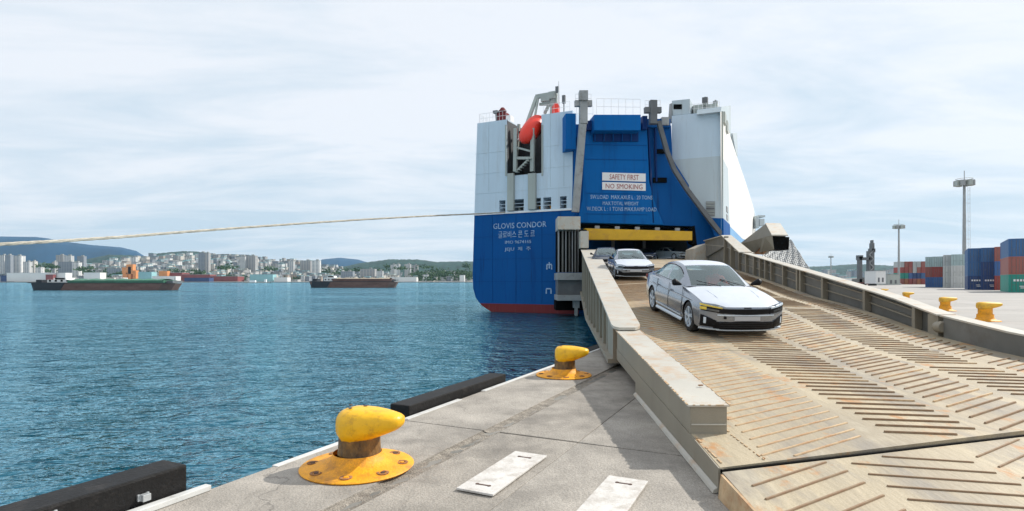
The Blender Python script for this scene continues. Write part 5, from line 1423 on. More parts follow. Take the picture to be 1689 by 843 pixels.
    # interior
    MB().box((.92, 0, .90), (.30, 1.30, .10)).box((.72, 0, .84), (.22, 1.32, .14)).build('dashboard', M['seat'], r, bevel=.03)
    for sy in (.38, -.38):
        s_ = MB().box((-.15, sy, .60), (.5, .46, .14)).box((-.45, sy, .88), (.14, .44, .58), rot=Matrix.Rotation(R(-14), 3, 'Y')).box((-.54, sy, 1.20), (.09, .22, .15))
        s_.build('front_seat', M['seat'], r, bevel=.03)
    MB().box((-1.1, 0, .62), (.5, 1.2, .14)).box((-1.38, 0, .86), (.14, 1.2, .5), rot=Matrix.Rotation(R(-18), 3, 'Y')).build('rear_seat', M['seat'], r, bevel=.03)
    stw = MB().lathe([(.165, -.014), (.185, 0), (.165, .014), (.15, 0), (.165, -.014)], 24, (0, 0, 0), axis='z').build('steering_wheel', M['trim'], r, smooth=True)
    stw.location = (.42, .38, .93); stw.rotation_euler = (0, R(-65), 0)
    return r

def make_driver(carM):
    """seated driver, red vest, hands on the wheel (local car axes: +x forward, +y left)"""
    r = thing('person', (0, 0, 0), 'driver in a red vest seated behind the windshield of the nearest silver car', 'person')
    joints = [(-.30, .38, .66), (-.33, .38, .84), (-.34, .38, 1.02), (-.32, .38, 1.10), (-.30, .38, 1.17), (-.285, .38, 1.26), (-.285, .38, 1.30),       # 0..6 pelvis..head top
              (-.32, .56, 1.02), (-.10, .62, .86), (.22, .56, .92), (.33, .53, .96),          # 7..10 left arm
              (-.32, .20, 1.02), (-.10, .14, .86), (.22, .22, .92), (.33, .25, .96),          # 11..14 right arm
              (-.22, .47, .64), (.22, .48, .70), (.45, .48, .45), (.62, .48, .44),            # 15..18
              (-.22, .29, .64), (.22, .28, .70), (.45, .28, .45), (.62, .28, .44)]
    edges = [(0, 1), (1, 2), (2, 3), (3, 4), (4, 5), (5, 6), (2, 7), (7, 8), (8, 9), (9, 10), (2, 11), (11, 12), (12, 13), (13, 14), (0, 15), (15, 16), (16, 17), (17, 18), (0, 19), (19, 20), (20, 21), (21, 22)]
    rad = [.15, .15, .13, .055, .075, .09, .05, .07, .045, .035, .03, .07, .045, .035, .03, .09, .07, .05, .045, .09, .07, .05, .045]
    nf = len(joints)
    for (hx_, hy, sg) in ((.33, .53, 1), (.33, .25, -1)):
        hi = 10 if sg == 1 else 14
        for k in range(4):
            a = len(joints); joints += [(hx_ + .055, hy + (k - 1.5) * .02, .985 - k * .004), (hx_ + .085 - k * .004, hy + (k - 1.5) * .02, .965)]
            edges += [(hi, a), (a, a + 1)]; rad += [.010, .008]
        a = len(joints); joints += [(hx_ + .02, hy - sg * .045, .99)]; edges += [(hi, a)]; rad += [.011]
    me = bpy.data.meshes.new('body'); me.from_pydata(joints, edges, [])
    o = bpy.data.objects.new('body', me); col.objects.link(o)
    sk = o.modifiers.new('s', 'SKIN'); sk.use_smooth_shade = True
    if not me.skin_vertices: 
        bm = bmesh.new(); bm.from_mesh(me); bm.verts.layers.skin.verify(); bm.to_mesh(me); bm.free()
    for i, v in enumerate(me.skin_vertices[0].data):
        v.radius = (rad[i], rad[i]); v.use_root = (i == 0)
    sb_ = o.modifiers.new('u', 'SUBSURF'); sb_.levels = 1
    dg = bpy.context.evaluated_depsgraph_get()
    nm = bpy.data.meshes.new_from_object(o.evaluated_get(dg)); o.modifiers.clear(); o.data = nm; nm.name = 'body'
    nm.materials.clear(); nm.materials.append(M['hivis']); nm.materials.append(M['skin']); nm.materials.append(M['seat'])
    for p in nm.polygons:
        c = p.center
        p.material_index = 1 if (c.z > 1.12 or c.x > .28 and c.z > .85) else 2 if (c.z < .74 and c.x > -.25) else 0
    o.parent = r
    MB().lathe([(0, 1.355), (.06, 1.35), (.095, 1.32), (.10, 1.28), (.095, 1.26)], 16, (-.295, .38, 0)).build('hair', M['hair'], r, smooth=True)
    fc = MB().box((-.20, .38, 1.235), (.03, .022, .035)); fc.box((-.205, .345, 1.26), (.012, .022, .008)); fc.box((-.205, .415, 1.26), (.012, .022, .008)); fc.box((-.207, .38, 1.20), (.01, .045, .008))
    fc.build('face', M['skin'], r, bevel=.003)
    return r

def place_car(o, x, y, heading, label, group=None):
    """heading in degrees clockwise from +y; follows the ramp slope"""
    h = R(heading); d = Vector((math.sin(h), math.cos(h), 0))
    za, zb = zs(y + d.y * 1.43), zs(y - d.y * 1.43)
    pitch = math.atan2(zb - za, 2.86)         # nose down when the front is lower
    o.matrix_world = Matrix.Translation((x, y, (za + zb) / 2 + .004)) @ Matrix.Rotation(math.pi / 2 - h, 4, 'Z') @ Matrix.Rotation(pitch, 4, 'Y') @ Matrix.Diagonal((.97, .965, .98, 1))
    tag(o, label, 'car', group)
def recolour(o, **kw):
    for ch in o.children_recursive:
        if ch.type != 'MESH': continue
        for i, sl_ in enumerate(ch.material_slots):
            if sl_.material and sl_.material.name in kw:
                nm = kw[sl_.material.name]; sl_.link = 'OBJECT'; sl_.material = M[nm]
car = make_car()
drv = make_driver(None)
cars = [copy_tree(car) for _ in range(4)]
place_car(car, 4.66, 14.05, 177.5, 'nearest silver sedan driving down the ramp, white film on hood and roof')
drv.matrix_world = car.matrix_world.copy()
place_car(cars[0], 5.75, 28.4, 183.5, 'second white and silver sedan farther up the ramp behind the nearest one')
place_car(cars[1], 6.35, 39.0, 189, 'dark sedan at the top of the ramp, half hidden behind the left girder')
recolour(cars[0], amber_film='rim')
recolour(cars[1], car_silver='car_dark', white_film='car_dark', amber_film='lamp', rim_film='trim')
place_car(cars[2], 17.6, 64.0, 150, 'pale grey green sedan just inside the right of the ship opening')
recolour(cars[2], car_silver='car_sage', white_film='car_sage', amber_film='lamp')
place_car(cars[3], 15.2, 65.5, 185, 'dark blue sedan parked inside the ship opening, left of the grey green one')
recolour(cars[3], car_silver='car_blue', white_film='car_blue', amber_film='lamp')
for o in (cars[2], cars[3]): o.location.z = 3.99; o.rotation_euler = (0, 0, math.pi / 2 - R(150 if o is cars[2] else 185))

# ================================================================== THE CONTAINER YARD
def corr_mat(name, c):
    return mat(name, c, .55, var=0.10, scale=.5, dirt=(c[0] * .6 + .05, c[1] * .6 + .03, c[2] * .6 + .02), dirt_amt=.35, dirt_scale=.7, stretch=(1, 1, .4))
CC = {'blue': corr_mat('container_blue', (.035, .115, .27)), 'navy': corr_mat('container_navy', (.02, .055, .17)), 'red': corr_mat('container_red', (.30, .06, .05)),
      'brown': corr_mat('container_brown', (.30, .10, .08)), 'teal': corr_mat('container_teal', (.02, .26, .20)), 'grey': corr_mat('container_grey', (.42, .45, .45)),
      'white': corr_mat('container_white', (.52, .53, .51)), 'mid': corr_mat('container_mid_blue', (.05, .13, .32)), 'aqua': corr_mat('container_aqua', (.36, .47, .47)), 'orange': corr_mat('container_orange', (.36, .13, .06))}
M['frame_dk'] = mat('container_frame', (.10, .10, .11), .6)
CL = 12.19
def container_mesh(length):
    """corrugated box; door end at -y"""
    b = MB(); wd, ht = 2.44, 2.59
    def wall_(a, bb, n, dz=.02):
        a, bb = Vector(a), Vector(bb); d = bb - a; nrm = Vector((d.y, -d.x, 0)).normalized(); rows = []
        lo, hi = [], []
        for i in range(n * 4 + 1):
            ph = i % 4; o_ = 0 if ph in (0, 1) else -dz
            p = a + d * (i / (n * 4)) + nrm * o_
            lo.append(p + Vector((0, 0, .14))); hi.append(p + Vector((0, 0, ht - .10)))
        b.grid([lo, hi])
    x, y = wd / 2 - .03, length / 2 - .03
    wall_((-x, -y, 0), (x, -y, 0), 4); wall_((x, -y, 0), (x, y, 0), int(length * 1.7)); wall_((x, y, 0), (-x, y, 0), 4); wall_((-x, y, 0), (-x, -y, 0), int(length * 1.7))
    b.add([(-x, -y, ht - .03), (x, -y, ht - .03), (x, y, ht - .03), (-x, y, ht - .03)], [(0, 1, 2, 3)])
    return b
def make_container(length, colr):
    r = thing('shipping_container', (0, 0, 0), 'x', 'container')
    container_mesh(length).build('box_walls', CC[colr], r, fix=True)
    wd, ht = 2.44, 2.59; f = MB()
    for sx in (-1, 1):
        for sy in (-1, 1): f.box((sx * (wd / 2 - .06), sy * (length / 2 - .06), ht / 2), (.12, .12, ht - .01))
        for z in (.07, ht - .055): f.box((sx * (wd / 2 - .05), 0, z), (.1, length - .24, .13))
    for sy in (-1, 1):
        for z in (.07, ht - .055): f.box((0, sy * (length / 2 - .05), z), (wd - .24, .1, .13))
    f.build('corner_frame', CC[colr], r)
    d = MB()
    for x in (-.85, -.35, .35, .85): d.tube([(x, -length / 2 - .01, .12), (x, -length / 2 - .01, ht - .12)], .022, 5)
    for x in (-.6, .6): d.box((x, -length / 2 - .02, 1.1), (.34, .03, .05))
    d.box((0, -length / 2 + .01, ht / 2), (.03, .03, ht - .3))
    d.build('door_gear', M['web_dark'], r)
    return r
protos = {}
cnt_n = 0
def container(x, y, lvl, colr, label, rz=None, length=CL, group=None):
    global cnt_n
    key = length
    if key not in protos:
        o = make_container(length, colr); protos[key] = o
    else:
        o = copy_tree(protos[key])
        for ch in list(o.children):
            if ch.name.startswith('door_marking'): bpy.data.objects.remove(ch)
        for ch in o.children:
            if ch.name.startswith(('box_walls', 'corner_frame')):
                ch.material_slots[0].link = 'OBJECT'; ch.material_slots[0].material = CC[colr]
    o.location = (x, y, lvl * 2.6); o.rotation_euler = (0, 0, QZ + .0 if rz is None else rz)
    tag(o, label, 'container', group)
    if colr in ('navy', 'teal') and lvl == 0 and length > 7:
        mk_ = MB()
        for k in range(4): mk_.box((-.55 + k * .36, -length / 2 - .035, 1.75), (.24, .01, .30))
        for k in range(2): mk_.box((.3 + .1 * k, -length / 2 - .035, .9 - .25 * k), (.6, .01, .10))
        XF.pop(o.name, None)
        m_o = mk_.build('door_marking', M['sign'], None); m_o.parent = o; tag(m_o, kind='stuff')
    if key in protos and protos[key] is o:
        pass
    return o
def at_px(px, d): return ((px - CX) / F_PX * d)
tier = ['bottom', 'middle', 'top', 'fourth']
CR = -R(36)
# (left px of the door end, distance, colours bottom to top, description)
cols_ = [(1663, 84, ['teal', 'brown', 'blue'], 'of the stack at the right edge'),
         (1690, 83, ['navy', 'red', 'blue'], 'of the stack running out of the right edge'),
         (1641, 104, ['red', 'mid', 'brown'], 'in the red topped stack left of the right edge'),
         (1618, 107, ['navy', 'navy', 'blue'], 'of the second stack right of the tall light tower'),
         (1596, 109, ['navy', 'blue', 'blue'], 'of the stack just right of the tall light tower'),
         (1569, 134, ['white', 'white', 'aqua'], 'of the stack just left of the tall light tower'),
         (1556, 137, ['white', 'white', 'grey'], 'of the second pale stack left of the tall light tower'),
         (1538, 146, ['mid', 'red', 'aqua'], 'of the stack right of the low red and teal rows'),
         (1526, 148, ['mid', 'brown', 'aqua'], 'of the leftmost three high stack'),
         ]
cname = {'teal': 'teal', 'brown': 'brownish red', 'blue': 'blue', 'navy': 'dark navy', 'red': 'dark red', 'mid': 'bright navy blue', 'white': 'off white', 'aqua': 'pale aqua grey', 'grey': 'light grey'}
CU, CV_ = Vector((math.cos(CR), math.sin(CR), 0)), Vector((-math.sin(CR), math.cos(CR), 0))
for (px_, d_, cl, desc) in cols_:
    base = Vector((at_px(px_, d_), d_, 0)) + CU * 1.24 + CV_ * (CL / 2)
    for lv_, c_ in enumerate(cl):
        container(base.x, base.y, lv_, c_, '%s container, %s %s' % (cname[c_], tier[lv_], desc), rz=CR)
# far low rows: 20 ft boxes, four high
far_cols = ['orange', 'teal', 'brown', 'aqua']
tones = [['brown', 'teal', 'red', 'grey'], ['orange', 'teal', 'red', 'brown'], ['red', 'mid', 'brown', 'red'], ['brown', 'navy', 'grey', 'grey'], ['orange', 'navy', 'brown', 'grey'], ['red', 'blue', 'red', 'brown']]
for k in range(6):
    for lv_ in range(4):
        d_ = 262 - k * .5; px_ = 1488 + k * 6.9
        base = Vector((at_px(px_, d_) + 1.0, d_ + 3, 0))
        container(base.x + 0, base.y, lv_, tones[k][lv_], 'small far %s container, %s row, %s from left in the mixed colour block' % (cname.get(tones[k][lv_], tones[k][lv_]), ['bottom', 'second', 'third', 'top'][lv_], ['first', 'second', 'third', 'fourth', 'fifth', 'sixth'][k]), rz=-R(8), length=6.06, group='far four high container block')
# yard sheds, truck, vehicles
def world_box(nm, px0, px1, py0, py1, d, dep, m, label, cat, bevel=.03, extra=None):
    a, b = P(px0, py1, d), P(px1, py0, d)
    r = thing(nm, ((a.x + b.x) / 2, d + dep / 2, max(0, a.z)), label, cat)
    MB().box(((a.x + b.x) / 2, d + dep / 2, (a.z + b.z) / 2), (b.x - a.x, dep, b.z - a.z)).build('wall', m, r, bevel=bevel)
    ww = b.x - a.x
    MB().box(((a.x + b.x) / 2, d + dep / 2, b.z + .08), (ww + .3, dep + .3, .14)).build('roof', M['roofgrey'], r)
    for k in range(2): MB().box((a.x + ww * (.3 + .4 * k), d - .03, a.z + (b.z - a.z) * .3), (ww * .16, .06, (b.z - a.z) * .35)).build('door', M['greydk'], r)
    return r
world_box('site_cabin', 1444.5, 1461, 447, 468, 190, 6, M['cwhite'], 'white box cabin beside the dark crane frame', 'cabin')
world_box('yard_shed', 1464, 1483, 453, 470, 215, 8, M['pillar'], 'low grey shed between the white cabin and the container block', 'shed')
world_box('yard_shed', 1340, 1412, 459, 468, 420, 20, M['cwhite'], 'long low pale shed left of the dark crane frame', 'shed')
bx = thing('equipment_box', P(1587, 474.8, 140), 'small rusty orange box at the foot of the tall light tower', 'box')
MB().box(P(1587, 470, 140), (2.6, 1.8, 1.5)).build('box', CC['orange'], bx, bevel=.05); MB().box(P(1585, 465, 140), (.8, .7, .6)).build('lid', M['beam'], bx)
# straddle / reach crane
cr_o = thing('port_crane', P(1430, 471, 200), 'dark grey mobile port crane frame with tall mast, by the right hill', 'crane')
def cbox(px0, px1, py0, py1, nm, m='greydk', d=200, dep=1.5):
    a, b = P(px0, py1, d), P(px1, py0, d)
    MB().box(((a.x + b.x) / 2, d + dep / 2, (a.z + b.z) / 2), (b.x - a.x, dep, b.z - a.z)).build(nm, M[m], cr_o, bevel=.04)
cbox(1417.5, 1422.5, 423, 466, 'portal_leg'); cbox(1433, 1437, 414, 466, 'portal_leg'); cbox(1416, 1436, 424.5, 429, 'cross_beam')
cbox(1438, 1442.5, 401, 466, 'mast'); cbox(1436, 1444, 410, 416, 'mast_head'); cbox(1439.5, 1441, 396, 401, 'mast_tip')
cbox(1416, 1424, 421, 426, 'winch_house'); cbox(1433, 1444, 458, 466, 'machine_house', 'web_dark', dep=4); cbox(1416, 1425, 460, 466, 'machine_house', 'web_dark', dep=4)
cbox(1416, 1445, 466, 469.5, 'chassis', 'cred', dep=5)
for px_ in (1419, 1425, 1436, 1442):
    MB().lathe([(0, -.3), (.7, -.3), (.7, .3), (0, .3)], 14, P(px_, 470.5, 199.6) , axis='y').build('wheel', M['tyre'], cr_o)
for k in range(6):
    MB().bar(P(1434 if k % 2 else 1441, 455 - k * 7, 200), P(1441 if k % 2 else 1434, 448 - k * 7, 200), .25).build('lattice_brace', M['grey'], cr_o)
# light towers
def light_tower(px_, d, h, label, ladder=False):
    r = thing('light_tower', (at_px(px_, d), d, 0), label, 'light tower')
    x = at_px(px_, d)
    k_ = 1 if d < 300 else 1.3
    MB().lathe([(.0, 0), (.95 * k_, 0), (.95 * k_, .5), (.48 * k_, .55), (.28 * k_, h * .95), (0, h)], 16, (x, d, 0)).build('pole', M['grey'], r, smooth=True)
    hd_ = MB(); 
    hd_.lathe([(.0, 0), (1.0, .0), (1.2, .35), (1.0, .5), (0, .55)], 12, (x, d, h - .8)).lathe([(1.75, .9), (1.85, .95), (1.75, 1.0)], 12, (x, d, h - .8))
    hd_.bar((x, d, h), (x, d, h + 2.2), .12)
    hd_.build('head_frame', M['grey'], r)
    for k in range(8):
        a = k * math.pi / 4
        MB().box((x + 1.7 * math.cos(a), d + 1.7 * math.sin(a), h - .9), (.9, 1.0, 1.3), rz=a).build('floodlight', M['grey'] if k % 2 else M['pillar'], r, bevel=.05)
    if ladder:
        l_ = MB()
        for dx in (1.0, 1.5): l_.bar((x + dx, d, .5), (x + dx - .1, d, h * .93), .06)
        for k in range(int(h / 1.2)): l_.bar((x + .98, d, 1 + k * 1.1), (x + 1.5, d, 1 + k * 1.1), .05)
        for k in range(6): l_.bar((x, d, 3 + k * 4.5), (x + 1.5, d, 3 + k * 4.5), .08)
        l_.build('ladder', M['galv'], r)
    return r
light_tower(1590.5, 143, 26.8, 'tallest light tower, with a ladder, beside the blue containers', True)
light_tower(1482.5, 235, 24.5, 'middle light tower behind the low container block')
light_tower(1370.5, 520, 24.0, 'small faint light tower far off in front of the right hill')

# ================================================================== THE FAR SHORE
def building(px0, px1, py0, d, m, label, pyb=None, dep=None, group=None, cat='building', roofbits=True, name='city_building'):
    zb = CAMZ - ((pyb or 465.5) - HZ) / F_PX * d; zt_ = CAMZ - (py0 - HZ) / F_PX * d
    x0, x1 = at_px(px0, d), at_px(px1, d); dep = dep or max(10, (x1 - x0) * .6)
    r = thing(name, ((x0 + x1) / 2, d + dep / 2, zb), label, cat, 0, group)
    MB().box(((x0 + x1) / 2, d + dep / 2, (zt_ + zb - 4) / 2), (x1 - x0, dep, zt_ - zb + 4)).build('wall', m, r)
    rf = MB().box(((x0 + x1) / 2, d + dep / 2, zt_ + .3), (x1 - x0 + .6, dep + .6, .6))
    if roofbits and x1 - x0 > 6:
        rf.box(((x0 + x1) / 2 + (x1 - x0) * .15, d + dep / 2, zt_ + 2), (min(6, (x1 - x0) * .3), 5, 3.2))
    rf.build('roof', M['roofgrey'] if 'shed' not in label else m, r)
    return r
W_, G_2 = CITY[0], CITY[1]
blds = [
 (0, 7, 421, 1500, CITY[0], 'white apartment slab cut by the left edge of the photo'),
 (8, 17, 421, 1480, CITY[3], 'grey striped apartment slab, second from the left edge'),
 (18, 34, 422, 1500, CITY[5], 'pale double apartment block near the left edge'),
 (38, 48, 432, 1450, CITY[0], 'low white apartment block right of the pale double block'),
 (50, 57, 431, 1480, CITY[2], 'cream slim block left of the grey office block'),
 (58, 68, 441, 1400, CITY[5], 'low white building with flat roof near the left edge'),
 (92, 104, 421, 1550, CITY[1], 'tall pale tower pair behind the left barge, left tower'),
 (105, 117, 422, 1540, CITY[0], 'tall pale tower pair behind the left barge, right tower'),
 (97, 119, 432, 1400, CITY[3], 'broad grey office block above the left barge'),
 (120, 130, 433, 1380, CITY[5], 'bright white block right of the broad grey office block'),
 (127, 138, 423, 1600, CITY[3], 'distant grey slab on the slope right of the tall tower pair'),
 (86, 90, 432, 1450, CITY[1], 'slim grey block left of the broad grey office block'),
 (176, 200, 443, 1350, CITY[3], 'grey office block left of the orange building'),
 (327, 337, 417, 1420, CITY[3], 'tallest grey tower of the shore, left half'),
 (337.2, 344, 417.6, 1418, CITY[1], 'tallest grey tower of the shore, paler right half'),
 (396, 404, 423, 1500, CITY[0], 'white apartment tower right of the tallest grey tower, left of a pair'),
 (405, 421, 422, 1510, CITY[1], 'wide apartment tower of the pair right of the tallest tower'),
 (476, 484, 431, 1480, CITY[0], 'slim white tower left of the twin slabs by the blue hill'),
 (495, 512, 430, 1500, CITY[1], 'left slab of the twin slabs by the distant blue hill'),
 (514, 527, 430, 1490, CITY[5], 'right slab of the twin slabs by the distant blue hill'),
 (562, 582, 448, 1300, CITY[3], 'teal grey glass block behind the right barge'),
 (594, 618, 444, 1350, CITY[1], 'pale block right of the teal grey glass block'),
 (621, 631, 447, 1320, CITY[0], 'small white block left of the four towers under the green hill'),
 (644, 651, 437, 1500, CITY[0], 'first of the four white towers under the green hill'),
 (652, 659, 436, 1490, CITY[5], 'second of the four white towers under the green hill'),
 (667, 677, 436, 1500, CITY[0], 'third of the four white towers under the green hill'),
 (679, 689, 438, 1490, CITY[1], 'fourth and rightmost of the four towers under the green hill'),
 (697, 706, 453, 1280, CITY[5], 'white cube building right of the four towers'),
]
for (a, b, y0, d, m, lb_) in blds: building(a, b, y0, d, m, lb_)
sheds = [
 (11, 108, 450.5, 1190, M['cwhite'], 'long white waterfront shed behind the left barge', 461),
 (138, 165, 450, 1185, M['cwhite'], 'bright white shed above the left barge deck', 462),
 (228, 250, 449, 1200, M['cteal'], 'grey green shed right of the orange building', 463),
 (251, 290, 456, 1190, M['cwhite'], 'low pale shed right of the orange building', 464),
 (452, 474, 458, 1190, M['cwhite'], 'small white shed left of the right barge', 464),
 (412, 450, 453, 1200, M['cteal'], 'pale teal warehouse shed at the middle of the shore', 464),
 (644, 687, 457.5, 1200, M['cwhite'], 'long white shed right of the right barge', 462),
 (596, 640, 460, 1220, CITY[2], 'beige low shed directly behind the right barge deck', 465),
 (0, 11, 455, 1190, M['cblue'], 'dark blue waterfront shed cut by the left edge', 465),
 (304, 345, 458.5, 1185, M['cblue'], 'navy blue waterfront shed beneath the tallest tower', 465),
 (758, 766, 454, 1200, M['cwhite'], 'small white lighthouse-like building beside the ship hull', 466)]
for (a, b, y0, d, m, lb_, yb) in sheds: building(a, b, y0, d, m, lb_, yb, dep=18, roofbits=False, name='waterfront_shed', cat='shed')
for (a, b, y0) in ((276, 300, 450), (300, 346, 453), (347, 392, 456)):
    building(a, b, y0, 1240, M['cred'], {276: 'left part of the red shipyard hall', 300: 'middle part of the red shipyard hall under the tallest tower', 347: 'right low part of the red shipyard hall'}[a], 464, dep=30, roofbits=False, name='shipyard_hall', cat='hall')
og = thing('orange_gantry', P(212, 462, 1230), 'bright orange stepped industrial building behind the left barge', 'building')
for (a, b, y0, y1) in ((201, 208, 441, 450), (208, 219, 436, 452), (211, 216, 440, 464), (219, 224, 446, 465), (202, 210, 450, 458), (262, 276, 447, 456)):
    p0, p1 = P(a, y1, 1230), P(b, y0, 1230)
    MB().box(((p0.x + p1.x) / 2, 1235, (p0.z + p1.z) / 2), (p1.x - p0.x, 10, p1.z - p0.z)).build('wall', M['corange'], og)
rs = thing('red_storehouse', P(81, 463, 1185), 'small dark red store house on the quay behind the left barge', 'building')
p0, p1 = P(76, 465, 1180), P(88, 453.5, 1180)
MB().box(((p0.x + p1.x) / 2, 1183, (p0.z + p1.z) / 2), (p1.x - p0.x, 8, p1.z - p0.z)).build('wall', M['cred'], rs)
MB().box(((p0.x + p1.x) / 2, 1183, p1.z + .4), (p1.x - p0.x + 1, 9, .8)).build('roof', M['cred'], rs)
# the uncountable mass of small houses climbing the slope
rnd = random.Random(11)
def town(name, px0, px1, n, topf, palette, label):
    mbs = MB()
    for _ in range(n):
        px_ = rnd.uniform(px0, px1); f = rnd.random() ** .8
        d = lerp(1230, 1950, f); topy = topf(px_)
        py = lerp(463.5, topy, f) + rnd.uniform(-1, 1)
        wpx, hpx = rnd.uniform(3.5, 11) * (1.2 - .4 * f), rnd.choice([3, 4, 4.5, 6, 8, 9]) * (1.15 - .35 * f)
        a, b = P(px_, py + 8, d), P(px_ + wpx, py - hpx * .6, d)
        mi = rnd.choice(palette); dp = rnd.uniform(10, 22)
        mbs.box(((a.x + b.x) / 2, d, (a.z + b.z) / 2), (b.x - a.x, dp, b.z - a.z), rz=rnd.uniform(-.15, .15), mi=mi)
        mbs.box(((a.x + b.x) / 2, d, b.z + .5), (b.x - a.x + 1, dp + 1, 1.2), mi=rnd.choice([6, 6, 7]))
    o = mbs.build(name, CITY + [M['roofgrey'], M['cteal']], fix=False)
    return tag(o, label, 'town', kind='stuff')
tf = lambda px: pl([(-200, 440), (0, 446), (80, 442), (150, 436), (210, 424), (300, 420), (400, 424), (480, 430), (560, 442), (640, 446), (760, 452), (800, 455)], px)
town('hillside_town', -150, 560, 950, tf, [0, 1, 1, 2, 3, 3, 4, 5], 'dense mass of small houses on the far slope')
town('shore_houses', 540, 790, 170, lambda px: 450, [0, 1, 2, 3, 5], 'low houses scattered under the green hill')
town('right_far_houses', 1335, 1480, 28, lambda px: 447, [1, 2, 3], 'sparse houses on the right hill')
# trees on the shore as clumps of small leaf faces
def clump(name, spots, label, m='tree'):
    mb = MB()
    for (px_, py, d, wd, ht) in spots:
        c = P(px_, py, d)
        for _ in range(90):
            v = Vector((rnd.gauss(0, .35), rnd.gauss(0, .3), abs(rnd.gauss(0, .45)))); p = c + Vector((v.x * wd, v.y * wd, v.z * ht))
            s_ = rnd.uniform(1.2, 3.0); a = Vector((rnd.uniform(-1, 1), rnd.uniform(-1, 1), rnd.uniform(-1, 1))).normalized(); b = a.orthogonal().normalized(); 
            mb.add([p + a * s_, p + b * s_, p - a * s_, p - b * s_ * .6 + a.cross(b) * s_], [(0, 1, 2), (0, 2, 3)])
    return tag(mb.build(name, M[m], fix=False), label, 'trees', kind='stuff')
clump('shore_trees', [(rnd.uniform(40, 780), rnd.uniform(440, 464), rnd.uniform(1250, 1800), rnd.uniform(12, 34), rnd.uniform(5, 12)) for _ in range(80)] +
      [(rnd.uniform(690, 775), rnd.uniform(452, 463), rnd.uniform(1220, 1500), 30, 9) for _ in range(30)], 'trees between the houses of the far shore')
# sea wall along the far shore
rows = []
for i in range(60):
    px_ = lerp(-300, 900, i / 59); rows.append([P(px_, 467.5, 1150) , P(px_, 465.2, 1150), P(px_, 465, 1156)])
tag(MB().grid(rows).build('far_sea_wall', M['quaywall'], fix=False), kind='structure')

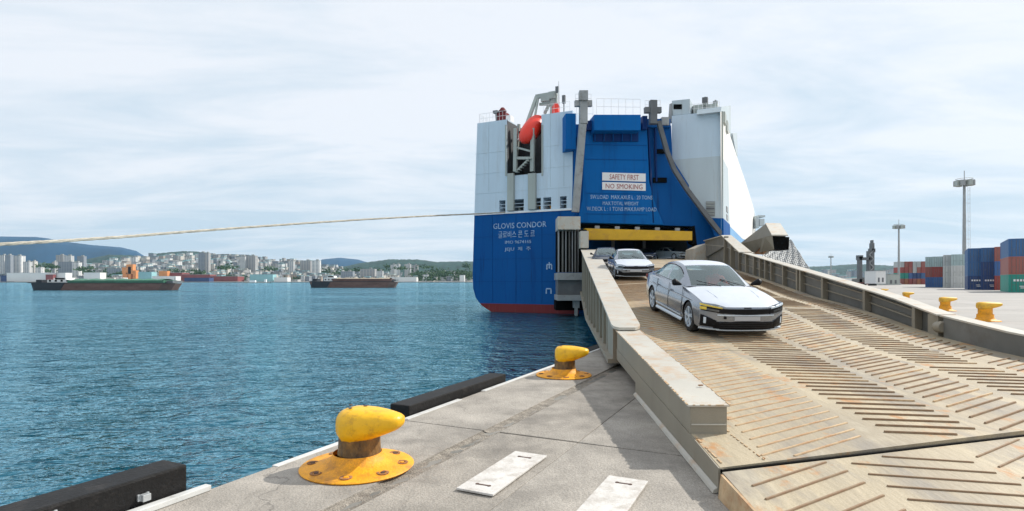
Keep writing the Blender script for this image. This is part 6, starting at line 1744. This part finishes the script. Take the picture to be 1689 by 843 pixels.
# ================================================================== BARGES
M['barge_rust'] = mat('barge_rust', (0.15, 0.085, 0.07), .8, var=.25, scale=.3, dirt=(.09, .045, .035), dirt_amt=.6, dirt_scale=.5, stretch=(.4, 1, 1))
M['barge_green'] = mat('barge_green', (0.045, 0.16, 0.10), .7, var=.2, scale=.3)
M['barge_black'] = mat('barge_black', (.015, .018, .025), .6, var=.3)
M['sand'] = mat('sand_cargo', (.33, .28, .21), .95, var=.2, scale=.2)
def barge(px0, px1, wl, top, d, label, hatch, house, bow_right=True):
    r = thing('cargo_barge', (at_px((px0 + px1) / 2, d), d, WZ), label, 'barge', 0)
    Z = lambda py: CAMZ - (py - HZ) / F_PX * d
    x = lambda px: at_px(px, d)
    L_ = px1 - px0; bw = 11
    def hullpoly(a, b, z0, z1, rk=2.0, m='barge_black', nm='hull'):
        ring = lambda z, e: [Vector((x(a) - e * .5, d + bw * .2, z)), Vector((x(a) + 2 - e, d, z)), Vector((x(b) - 3 + e, d, z)), Vector((x(b) + e, d + bw * .3, z)), Vector((x(b) + e, d + bw * .7, z)), Vector((x(b) - 3 + e, d + bw, z)), Vector((x(a) + 2 - e, d + bw, z)), Vector((x(a) - e * .5, d + bw * .8, z))]
        lo, hi = ring(z0, -rk), ring(z1, 0)
        mb = MB().grid([lo, hi], close=True); mb.f.append([8 + i for i in range(8)]); mb.m.append(0)
        return mb.build(nm, M[m], r)
    split = px0 + L_ * .32
    hullpoly(px0, px1, WZ - .6, Z(top + 3), m='barge_rust')
    hullpoly(px0 + .3, split, WZ - .5, Z(top + 2.4), m='barge_black', nm='stern_hull').location.y = -.15
    # hatch coaming and cargo
    a, b = px0 + L_ * .27, px1 - L_ * .06
    MB().box(((x(a) + x(b)) / 2, d + bw / 2, Z(top + 1.5)), (x(b) - x(a), bw * .8, Z(top - 2.2) - Z(top + 5))).build('hatch_coaming', M[hatch], r)
    rows = []
    for i in range(25):
        rows.append([Vector((lerp(x(a) + 1, x(b) - 1, i / 24), d + bw / 2 + v * bw * .36, Z(top - 2.2) + (1 - v * v) * .7 * (0.7 + .3 * math.sin(i * 1.7)))) for v in (-1, -.5, 0, .5, 1)])
    MB().grid(rows).build('cargo', M['sand'] if hatch != 'barge_green' else M['barge_green'], r, smooth=True, fix=False)
    MB().bar((x(px0) + .5, d - .02, Z(top + 2.4) + .1), (x(px1) - 1, d - .02, Z(top + 3) + .1), .12, .25).build('rubbing_strake', M['barge_black'], r)
    # wheelhouse at the stern
    hx0, hx1, ht = house
    MB().box(((x(hx0) + x(hx1)) / 2, d + bw / 2, (Z(top + 2) + Z(ht + 3)) / 2), (x(hx1) - x(hx0), bw * .6, Z(ht + 3) - Z(top + 2))).build('deckhouse', M['cwhite'], r, bevel=.08)
    wh = MB().box(((x(hx0) * .55 + x(hx1) * .45), d + bw / 2, (Z(ht + 3) + Z(ht)) / 2), ((x(hx1) - x(hx0)) * .55, bw * .4, Z(ht) - Z(ht + 3))).build('wheelhouse', M['cwhite'], r, bevel=.08)
    for k in range(4):
        MB().box((lerp(x(hx0), x(hx1), .12 + k * .25), d + bw * .2 - .03, Z(top) + .3), ((x(hx1) - x(hx0)) * .09, .06, .7)).build('window', M['black'], r)
    MB().box(((x(hx0) * .55 + x(hx1) * .45), d + bw * .3 - .03, Z(ht + 1.3)), ((x(hx1) - x(hx0)) * .42, .06, .6)).build('wheelhouse_window', M['black'], wh)
    MB().bar((x(hx0) + 1, d + bw / 2, Z(ht)), (x(hx0) + 1, d + bw / 2, Z(ht) + 2.6), .16).bar((x(hx0) + .2, d + bw / 2, Z(ht) + 1.6), (x(hx0) + 2, d + bw / 2, Z(ht) + 1.6), .1).build('mast', M['greydk'], r)
    MB().box((x(px0) + 2.5, d + bw / 2, Z(top) + .1), (2.2, bw * .5, 1.2)).build('stern_bulwark', M['barge_black'], r, bevel=.08)
    MB().box((x(px1) - 1.6, d + bw / 2, Z(top) - .1), (2.4, bw * .6, .9)).bar((x(px1) - 1.5, d + bw / 2, Z(top)), (x(px1) - 1.5, d + bw / 2, Z(top) + 1.6), .12).build('bow_windlass', M['greydk'], r)
    return r
barge(43, 281, 479, 464.5, 216, 'large barge with green hatch coaming and rust red hull on the left', 'barge_green', (70, 109, 458.5))
barge(508, 653, 474.5, 462, 297, 'smaller rusty brown barge with white wheelhouse left of the ship', 'barge_rust', (532, 554, 455))
# small boat far off
sb_ = thing('small_vessel', P(425, 467.6, 900), 'small grey vessel moored under the pale teal warehouse', 'boat')
MB().prism([P(402, 467.8, 900), P(404, 465.6, 900), P(446, 465.2, 900), P(443, 467.8, 900)], (0, 6, 0)).build('hull', M['pillar'], sb_)
MB().box(P(417, 464, 903), (9, 4, 3)).box(P(438, 463.5, 903), (3, 3, 5)).build('wheelhouse', M['sign'], sb_)

# ================================================================== HAZE
def haze():
    m = bpy.data.materials.new('haze'); m.use_nodes = True
    nd = m.node_tree.nodes; nd.clear(); o = nd.new('ShaderNodeOutputMaterial'); v = nd.new('ShaderNodeVolumePrincipled')
    v.inputs['Color'].default_value = (0.45, 0.74, 1.0, 1); v.inputs['Density'].default_value = 0.00005; v.inputs['Anisotropy'].default_value = 0.2
    m.node_tree.links.new(v.outputs[0], o.inputs['Volume'])
    b = MB().box((0, 3100, 213), (14000, 6900, 446))
    h = b.build('haze', m, fix=True)
    tag(h, kind='stuff')
    return h
haze()
